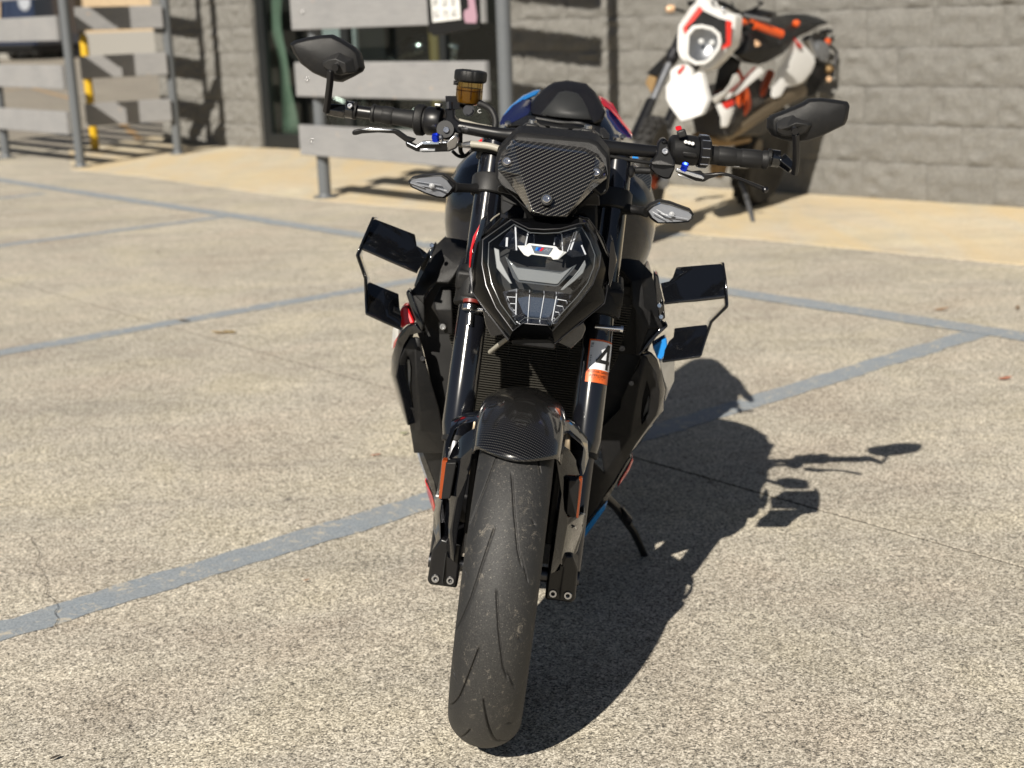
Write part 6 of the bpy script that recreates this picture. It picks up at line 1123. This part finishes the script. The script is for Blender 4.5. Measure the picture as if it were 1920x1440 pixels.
for nm, c_, axv, w_, rr in (('front_wheel', K_(WBK, 0, .335), st_.cross(up_), .045, .335), ('rear_wheel', K_(0, 0, .325), h_.cross(up_), .065, .325)):
    wl = lathe(nm, [(rr-.085, -w_*.6), (rr-.10, -w_*.4), (rr-.10, w_*.4), (rr-.085, w_*.6), (rr-.08, w_*.55), (rr-.08, -w_*.55), (rr-.085, -w_*.6)], c_, axv, 'black_alu', kt, n=40)
    lathe('tyre', [(rr-.085, -w_*.7), (rr-.06, -w_*1.0), (rr-.03, -w_), (rr-.008, -w_*.6), (rr, 0), (rr-.008, w_*.6), (rr-.03, w_), (rr-.06, w_), (rr-.085, w_*.7)], c_, axv, 'tyre_far', wl, n=56, rf=None)
    av = Vector(axv).normalized(); u0 = av.orthogonal().normalized(); u1 = av.cross(u0); parts = []
    for k in range(18):
        a_ = 2*math.pi*k/18; d0_ = u0*math.cos(a_)+u1*math.sin(a_); a2 = a_+.25*(1 if k % 2 else -1); d1_ = u0*math.cos(a2)+u1*math.sin(a2)
        parts.append(tube_vf([c_+d0_*.03+av*.03*(1 if k % 4 < 2 else -1), c_+d1_*(rr-.09)], .0022, 5))
    V, Fc = join_vf(parts); obj('spokes', V, Fc, 'steel', wl)
    parts = []
    for k in range(40):
        a_ = 2*math.pi*k/40; d0_ = u0*math.cos(a_)+u1*math.sin(a_)
        for q in (-.45, .45): parts.append(box_vf(c_+d0_*(rr-.004)+av*w_*(q+(.12 if k % 2 else -.12)), (.03, .03, .02), Matrix((u0*math.cos(a_)+u1*math.sin(a_), -u0*math.sin(a_)+u1*math.cos(a_), av)).transposed()))
    V, Fc = join_vf(parts); kind(obj('tread_knobs', V, Fc, 'tyre_far', wl, smooth=False), 'stuff')
    lathe('hub', [(.012, -.06), (.03, -.055), (.04, -.03), (.03, 0), (.04, .03), (.03, .055), (.012, .06)], c_, axv, 'orange_dark', wl, n=24)
    lathe('brake_disc', [(.10, .05), (.13, .05), (.13, .054), (.10, .054), (.10, .05)], c_, axv, 'steel', wl, n=40)
# fork legs: upper black tube, grey lower guard
tp = Vector((-0.2457,-0.58,0.9801)); bt = Vector((-0.45,-0.8,0.6025)); dv = (bt-tp)
for k, off in enumerate((Vector((0, 0, 0)), sd_*.19+Vector((0, .26, .0)))):
    fl = tube('fork_leg', [tp-dv*.30+off, tp+off, tp+dv*.15+off], .030, 'black_alu', kt, n=20)
    tube('fork_slider', [tp+dv*.14+off, tp+dv*.60+off, tp+dv*.98+off, K_(WBK, -.10 if k == 0 else .10, .335)], [.021, .021, .026, .03], 'steel_matte', fl, n=20)
    tube('fork_guard', [tp+dv*.62+off-h_*-.03, tp+dv*1.15+off-h_*-.03], [.03, .036], 'black_alu', fl, n=14, sq=.5)
    tube('fork_clamp', [tp+dv*-.02+off, tp+dv*.10+off], .037, 'dark_steel', fl, n=20)
# headlight mask
mk = kprism('headlight_mask', [(-0.1914,-0.62,1.1752), (-0.1572,-0.6,1.221), (-0.1229,-0.58,1.2574), (-0.1167,-0.57,1.2691), (-0.0729,-0.57,1.2723), (-0.0549,-0.58,1.2481), (-0.0403,-0.58,1.2265), (-0.0013,-0.58,1.1993), (0.0425,-0.58,1.1823), (0.0919,-0.57,1.1726), (0.0964,-0.57,1.1512), (0.0861,-0.58,1.0546), (0.0736,-0.58,1.0027), (0.0062,-0.6,0.9339), (-0.048,-0.62,0.8887), (-0.0836,-0.63,0.8798), (-0.106,-0.64,0.8923), (-0.1093,-0.65,0.9133), (-0.1473,-0.65,0.9146), (-0.1755,-0.65,0.9312), (-0.1983,-0.65,0.9344), (-0.225,-0.65,0.9623), (-0.2364,-0.645,1.0004), (-0.234,-0.64,1.0758), (-0.2277,-0.63,1.1272)], 'white_plastic', .10, .012)
kprism('mask_print', [(-0.0963,-0.64,1.2033), (-0.0486,-0.638,1.1798), (-0.0075,-0.638,1.1596), (0.035,-0.636,1.1465), (0.0336,-0.648,1.0291), (0.0103,-0.652,1.0064), (0.0111,-0.655,1.0582), (-0.013,-0.66,1.085), (-0.0662,-0.66,1.1257), (-0.1389,-0.662,1.13), (-0.1783,-0.668,1.1), (-0.1833,-0.662,1.1175)], 'mark_black', .012, .001, mk)
kprism('red_print', [(-0.1154,-0.632,1.2273), (-0.0953,-0.64,1.2061), (-0.1452,-0.655,1.1503), (-0.1865,-0.664,1.1157), (-0.1828,-0.672,1.0862), (-0.2018,-0.67,1.0882), (-0.2068,-0.664,1.1164)], 'red_print', .012, .001, mk)
kprism('red_print', [(0.035,-0.636,1.1493), (0.0627,-0.632,1.1399), (0.056,-0.642,1.0131), (0.0066,-0.654,0.9943), (0.0096,-0.653,1.0092), (0.0288,-0.648,1.0293)], 'red_print', .012, .001, mk)
ln = [(-0.1726,-0.69,1.0744), (-0.142,-0.685,1.1069), (-0.1028,-0.68,1.1102), (-0.0546,-0.68,1.0974), (-0.02,-0.675,1.069), (-0.0141,-0.675,1.0312), (-0.0244,-0.68,0.9987), (-0.0599,-0.685,0.9553), (-0.0896,-0.69,0.9376), (-0.1339,-0.695,0.9359), (-0.1715,-0.695,0.9594), (-0.1802,-0.695,0.9809)]
cl0 = [sum(p[i] for p in ln)/len(ln) for i in range(3)]
ring = [tuple(cl0[i]+(p[i]-cl0[i])*1.22 for i in range(3)) for p in ln]
V, Fc = loops_vf([[add(p, (0, .04, 0)) for p in ring], ring, ln, [add(p, (0, .05, 0)) for p in ln]], (False, False)); obj('headlight_ring', V, Fc, 'white_plastic', mk, bevel=.004)
loft('headlight_lens', [ln, [tuple(cl0[i]+(p[i]-cl0[i])*.7+(-.018 if i == 1 else 0) for i in range(3)) for p in ln], [tuple(cl0[i]+(p[i]-cl0[i])*.2+(-.028 if i == 1 else 0) for i in range(3)) for p in ln]], 'lens', mk, cap=(False, True), sharp=0)
loft('headlight_bowl', [[add(p, (0, .006, 0)) for p in ln], [tuple(cl0[i]+(p[i]-cl0[i])*.5+(.04 if i == 1 else 0) for i in range(3)) for p in ln]], 'steel_matte', mk, cap=(False, True), face_to=(0, -1, 0), sharp=0)
for q in ((-0.1083,-0.685,1.0416), (-0.0487,-0.68,1.0325)): lathe('bulb', [(.001, -.01), (.010, -.008), (.014, 0), (.001, .006)], q, (0, -1, 0), 'white_plastic', mk, n=18)
# front mudguard (beak) seen head on
kprism('front_mudguard', [(-0.2798,-0.7,0.8901), (-0.2641,-0.69,0.9033), (-0.2424,-0.68,0.9165), (-0.2094,-0.68,0.921), (-0.1804,-0.68,0.9134), (-0.1709,-0.7,0.8863), (-0.1663,-0.72,0.8529), (-0.1332,-0.69,0.879), (-0.11,-0.69,0.8744), (-0.1025,-0.72,0.828), (-0.098,-0.75,0.7914), (-0.0848,-0.78,0.7396), (-0.1325,-0.86,0.6622), (-0.1951,-0.9,0.6459), (-0.2512,-0.93,0.6373), (-0.3019,-0.88,0.7115), (-0.3173,-0.83,0.7513), (-0.311,-0.77,0.8162), (-0.2838,-0.74,0.8446)], 'white_plastic', .05, .003)
kprism('mudguard_flash', [(-0.2445,-0.72,0.8896), (-0.2126,-0.705,0.9187), (-0.2074,-0.71,0.9125), (-0.2248,-0.725,0.8891), (-0.2445,-0.735,0.8737)], 'red_print', .02, .001)
# bike's right-hand radiator guard, dark and bronze
kprism('radiator_guard', [(-0.3682,-0.25,0.8611), (-0.2683,-0.3,0.9598), (-0.2386,-0.35,0.9543), (-0.2688,-0.3,0.8746), (-0.3127,-0.28,0.8454)], 'black_alu', .04)
kprism('radiator_guard', [(-0.3555,-0.25,0.8506), (-0.3013,-0.27,0.8596), (-0.3172,-0.27,0.7951), (-0.3381,-0.27,0.7456), (-0.3739,-0.25,0.8086)], 'bronze', .04)
# tank and seat as one long dark body, side panels, frame
loft('fuel_tank', [[(0.1061,-0.35,1.1077), (0.1695,-0.3,1.1186), (0.2168,-0.35,1.0771), (0.1965,-0.42,0.9674), (0.1185,-0.45,0.9441), (0.0635,-0.45,0.9905)], [(0.2533,-0.05,1.151), (0.3482,0.0,1.1384), (0.4398,0.0,1.0935), (0.4412,-0.1,0.9882), (0.2918,-0.25,0.8869), (0.1709,-0.3,0.9109)], [(0.3839,0.2,1.1603), (0.5007,0.22,1.1444), (0.5999,0.22,1.0863), (0.5609,0.12,1.0317), (0.4842,0.02,0.9466), (0.3563,-0.05,0.8873)], [(0.575,0.45,1.1585), (0.6721,0.48,1.1454), (0.7496,0.46,1.0988), (0.6991,0.36,1.0478), (0.6171,0.3,1.032), (0.5665,0.35,1.0815)], [(0.7175,0.65,1.1437), (0.7765,0.66,1.1342), (0.8347,0.64,1.0998), (0.8059,0.6,1.0762), (0.7607,0.58,1.0679), (0.7234,0.6,1.0939)]], 'satin', kt, bevel=.012, sharp=50)
kprism('seat_bag', [(0.4962,0.3,1.1492), (0.5434,0.34,1.1634), (0.6495,0.42,1.1584), (0.7423,0.5,1.1357), (0.8199,0.55,1.1048), (0.8078,0.54,1.0914), (0.7341,0.48,1.0796), (0.6567,0.4,1.0829), (0.56,0.32,1.1254)], 'seat_grey', .12, .02)
kprism('tank_badge', [(0.3496,-0.13,1.0334), (0.3702,-0.12,1.0426), (0.4456,-0.1,1.0111), (0.4301,-0.12,0.9945), (0.3574,-0.14,1.0195)], 'satin_grey', .01, .002)
kprism('side_light', [(0.1578,-0.36,1.0368), (0.1731,-0.35,1.0607), (0.1932,-0.34,1.0698), (0.2297,-0.33,1.0451), (0.2726,-0.33,1.0077), (0.2654,-0.34,0.9937), (0.225,-0.36,0.9919), (0.1956,-0.37,1.0021)], 'pale_amber', .03, .01)
kprism('side_panel', [(0.536,0.12,1.0089), (0.5652,0.14,1.017), (0.5987,0.17,0.9892), (0.6441,0.22,0.9545), (0.6946,0.26,0.9044), (0.7023,0.26,0.8702), (0.6749,0.22,0.8192), (0.6154,0.16,0.7608), (0.5519,0.1,0.7407), (0.4823,0.04,0.746), (0.4376,-0.04,0.6898), (0.4041,-0.07,0.6832), (0.3845,-0.07,0.7037), (0.3983,-0.04,0.7466), (0.4508,0.04,0.8432), (0.5039,0.09,0.9347)], 'white_plastic', .05, .012)
kprism('side_panel_flash', [(0.5498,0.1,1.0239), (0.5736,0.12,1.0052), (0.6071,0.15,0.9774), (0.6118,0.16,0.9627), (0.5905,0.14,0.9662), (0.5643,0.11,0.9986)], 'red_print', .02, .002)
kprism('heel_guard', [(0.5175,0.2,0.7356), (0.616,0.27,0.7387), (0.6025,0.25,0.7083), (0.488,0.12,0.6754), (0.4799,0.13,0.6896)], 'steel_matte', .03, .005)
kprism('tank_shroud', [(0.0936,-0.5,0.8503), (0.1142,-0.48,0.8547), (0.13,-0.47,0.8162), (0.0686,-0.52,0.7523), (-0.0172,-0.58,0.7002), (-0.0473,-0.6,0.7233), (-0.0326,-0.6,0.7382), (0.0326,-0.56,0.7639), (0.0708,-0.52,0.8034)], 'white_plastic', .03, .008)
kprism('shroud_bar', [(0.0686,-0.52,0.7499), (0.2703,-0.3,0.8761), (0.2995,-0.28,0.8594), (0.2928,-0.29,0.8401), (0.1199,-0.48,0.7411), (0.0343,-0.55,0.7137)], 'white_plastic', .025, .006)
kprism('shroud_flash', [(0.0597,-0.545,0.7564), (0.146,-0.44,0.8143), (0.2328,-0.34,0.8787), (0.2566,-0.32,0.8822), (0.1693,-0.42,0.82), (0.0819,-0.53,0.7524)], 'dark_red', .02, .003)
kprism('lower_shroud', [(-0.0168,-0.56,0.699), (0.017,-0.55,0.6958), (0.042,-0.54,0.6616), (0.0946,-0.5,0.6719), (0.0766,-0.52,0.6321), (0.0529,-0.53,0.5647), (0.0149,-0.55,0.5626), (0.0157,-0.56,0.6222)], 'white_plastic', .03, .006)
kprism('shroud_flash', [(0.0219,-0.55,0.6971), (0.0918,-0.5,0.7138), (0.097,-0.5,0.6841), (0.0517,-0.535,0.6634)], 'red_print', .02, .003)
kprism('radiator', [(0.0039,-0.35,0.7481), (0.0978,-0.3,0.7923), (0.1809,-0.2,0.7241), (0.1425,-0.25,0.6066), (0.0071,-0.4,0.5714), (-0.091,-0.45,0.6183)], 'dark_red', .04, .006)
kprism('side_cowl', [(0.014,-0.45,0.8803), (0.0864,-0.4,0.9544), (0.15,-0.35,0.9164), (0.1171,-0.4,0.8504), (0.0494,-0.45,0.7665), (-0.018,-0.5,0.7567)], 'satin', .05, .01)
for pts in ([(0.1301,-0.35,0.8678), (0.1932,-0.28,0.748), (0.2075,-0.26,0.6557), (0.1397,-0.3,0.5898)], [(0.1488,-0.3,0.7806), (0.1443,-0.3,0.6804), (0.1448,-0.3,0.5947)], [(0.1243,-0.3,0.6005), (0.2178,-0.2,0.6312), (0.3163,-0.05,0.6907), (0.4228,0.15,0.8208)]):
    tube('frame_tube', pts, .028, 'orange_dark', kt, n=12, smooth=5)
loft('engine', [[(-0.1512,-0.45,0.7192), (0.0952,-0.35,0.745), (0.157,-0.35,0.6229), (0.0886,-0.4,0.4984), (-0.118,-0.5,0.5237)], [(-0.012,-0.1,0.7766), (0.3062,0.05,0.821), (0.4048,0.0,0.6745), (0.3254,-0.1,0.4759), (0.0367,-0.2,0.4528)], [(0.2466,0.2,0.7111), (0.4285,0.25,0.7556), (0.4858,0.2,0.639), (0.4135,0.15,0.4739), (0.2534,0.1,0.4621)]], 'engine_dark', kt, bevel=.01, sharp=30)
tube('skid_plate', [(-0.108,-0.5,0.5135), (0.0556,-0.35,0.4651), (0.2223,-0.15,0.4628)], .045, 'bronze', kt, n=12, smooth=4, sq=.6)
lathe('clutch_cover', [(.001, -.03), (.06, -.028), (.075, -.01), (.075, .03)], (0.0804,-0.05,0.3012), tuple(sd_), 'bronze', kt, n=24); lathe('engine_cover', [(.001, -.03), (.05, -.028), (.06, 0), (.06, .03)], (0.3189,0.1,0.3797), tuple(sd_), 'pipe', kt, n=24)
tube('exhaust_pipe', [(-0.0211,-0.42,0.4838), (0.0759,-0.35,0.4998), (0.1945,-0.25,0.5539), (0.324,-0.1,0.6108), (0.4771,0.1,0.6663), (0.6355,0.3,0.7033)], [.03, .035, .042, .045, .05, .05], 'pipe', kt, n=18, smooth=5)
# handlebar with orange grip, lever, dash, plus small signals
hbk = tube('handlebar', [(-0.1499,-0.45,1.2429), (-0.0172,-0.42,1.2482), (0.0553,-0.4,1.2339), (0.1484,-0.38,1.1803), (0.243,-0.33,1.1029)], .014, 'black_alu', kt, n=12, smooth=4)
tube('grip_flange', [(0.1526,-0.36,1.1365), (0.1933,-0.35,1.1368), (0.2341,-0.34,1.1336)], [.030, .018, .016], 'orange', kt, n=18)
tube('grip', [(0.2343,-0.34,1.1167), (0.2882,-0.31,1.0967), (0.3514,-0.27,1.0739), (0.4129,-0.23,1.0555)], [.017, .021, .021, .022], 'orange', kt, n=18)
parts = []
for i in range(9):
    t = i/8; c_ = Vector((0.2419,-0.336,1.1141)).lerp(Vector((0.4101,-0.232,1.0565)), t); d_ = (Vector((0.4129,-0.23,1.0555))-Vector((0.2343,-0.34,1.1167))).normalized()
    parts.append(tube_vf([c_-d_*.0035, c_+d_*.0035], .0255, 14))
V, Fc = join_vf(parts); obj('grip_ridges', V, Fc, 'orange', kt)
tube('clutch_lever', [(0.1559,-0.38,1.1728), (0.2419,-0.36,1.1543), (0.3284,-0.34,1.1358)], .009, 'steel_matte', kt, n=10, smooth=4)
kprism('dash', [(0.1598,-0.3,1.1861), (0.2369,-0.28,1.2059), (0.3538,-0.25,1.1796), (0.3634,-0.25,1.1613), (0.2524,-0.3,1.1561), (0.1659,-0.32,1.1635)], 'black_alu', .08, .01)
for q in ((0.2632,-0.25,1.1871), (0.3455,-0.22,1.1731)): lathe('dash_knob', [(.001, -.02), (.016, -.02), (.018, .01), (.001, .012)], q, (0, -.4, 1), 'black_alu', kt, n=16)
lathe('filler_cap', [(.001, -.014), (.02, -.012), (.024, 0), (.02, .012)], (0.5847,0.2,1.106), (0, -.6, .8), 'orange', kt, n=20)
sgk = lathe('turn_signal', [(.001, -.03), (.018, -.022), (.024, 0), (.018, .02), (.001, .028)], (-0.2522,-0.5,1.2175), (1, 0, .1), 'pale_amber', kt, n=20); tube('signal_stalk', [(-0.235,-0.5,1.2179), (-0.1736,-0.48,1.2006)], .008, 'rubber', sgk, n=10)
tube('mirror_stem', [(0.2831,-0.2,1.2407), (0.3022,-0.25,1.2307), (0.2335,-0.3,1.197)], .007, 'black_alu', kt, n=8); lathe('dash_bolt', [(.001, 0), (.010, 0), (.010, .01), (.001, .014)], (0.0209,-0.6,1.2079), (0, -1, .4), 'chrome', kt, n=14)
tube('cable', [(-0.0335,-0.6,1.2519), (-0.0091,-0.5,1.214), (0.0528,-0.45,1.1739), (0.1202,-0.4,1.1764)], .006, 'rubber', kt, n=8, smooth=5); tube('cable', [(0.0999,-0.4,1.2444), (0.1169,-0.42,1.1861), (0.1025,-0.45,1.1435), (0.1276,-0.42,1.0604)], .006, 'rubber', kt, n=8, smooth=5)
kprism('left_cowl', [(0.0901,-0.5,1.0436), (0.1426,-0.42,1.0647), (0.1611,-0.4,1.025), (0.1133,-0.45,0.984), (0.083,-0.5,0.9862)], 'steel_matte', .04, .006)
# tail: light unit, grab rail, rear signals, shock bits
tube('grab_rail', [(0.8113,0.55,1.0268), (0.8504,0.56,0.9805), (0.902,0.58,0.9384), (0.9208,0.58,0.9077), (0.905,0.56,0.8386), (0.887,0.52,0.7754)], .010, 'black_alu', kt, n=10, smooth=4)
lathe('tail_drum', [(.001, -.05), (.06, -.045), (.068, 0), (.06, .04), (.001, .05)], (0.794,0.52,0.9285), (.6, -.8, 0), 'steel_matte', kt, n=24)
lathe('rear_signal', [(.001, -.02), (.02, -.012), (.022, .01), (.001, .022)], (0.8544,0.56,0.9844), (.4, -1, 0), 'orange', kt, n=18)
lathe('rear_signal', [(.001, -.03), (.022, -.02), (.026, .012), (.001, .03)], (0.8675,0.54,0.8155), (.2, -.6, .7), 'bronze', kt, n=18); lathe('plate_bolt', [(.001, -.01), (.016, -.008), (.016, .01), (.001, .012)], (0.8592,0.52,0.7563), (.2, -1, 0), 'pale_amber', kt, n=16)
tube('shock', [(0.6923,0.42,1.013), (0.725,0.45,0.9573), (0.7537,0.46,0.8967)], .03, 'steel_matte', kt, n=14); tube('grab_handle', [(0.8176,0.58,1.0436), (0.8629,0.6,1.0518), (0.8939,0.6,1.0443)], .014, 'rubber', kt, n=10)
kprism('rear_mudguard', [(0.7218,0.45,0.8585), (0.7627,0.5,0.8754), (0.8412,0.55,0.8311), (0.8365,0.5,0.7679), (0.7302,0.4,0.6614), (0.6577,0.32,0.6633), (0.7027,0.4,0.7718)], 'satin', .06, .01)
tube('swingarm', [K_(.62, .11, .36), K_(.3, .12, .34), K_(0, .10, .325)], .035, 'black_alu', kt, n=10, smooth=3); tube('swingarm', [K_(.62, -.11, .36), K_(.3, -.12, .34), K_(0, -.10, .325)], .035, 'black_alu', kt, n=10, smooth=3)
ssk = tube('side_stand', [(0.2368,0.12,0.2027), (0.25,0.0,0.1297), (0.2356,-0.4,-0.0091)], [.016, .014, .013], 'steel_matte', kt, n=10); lathe('stand_foot', [(.001, .002), (.035, .002), (.035, .010), (.001, .012)], (0.2356,-0.4,-0.0091), (0, 0, 1), 'steel_matte', ssk, n=16)
tube('foot_peg', [K_(.75, .10, .36), K_(.72, .22, .37)], .012, 'steel_matte', kt, n=10)
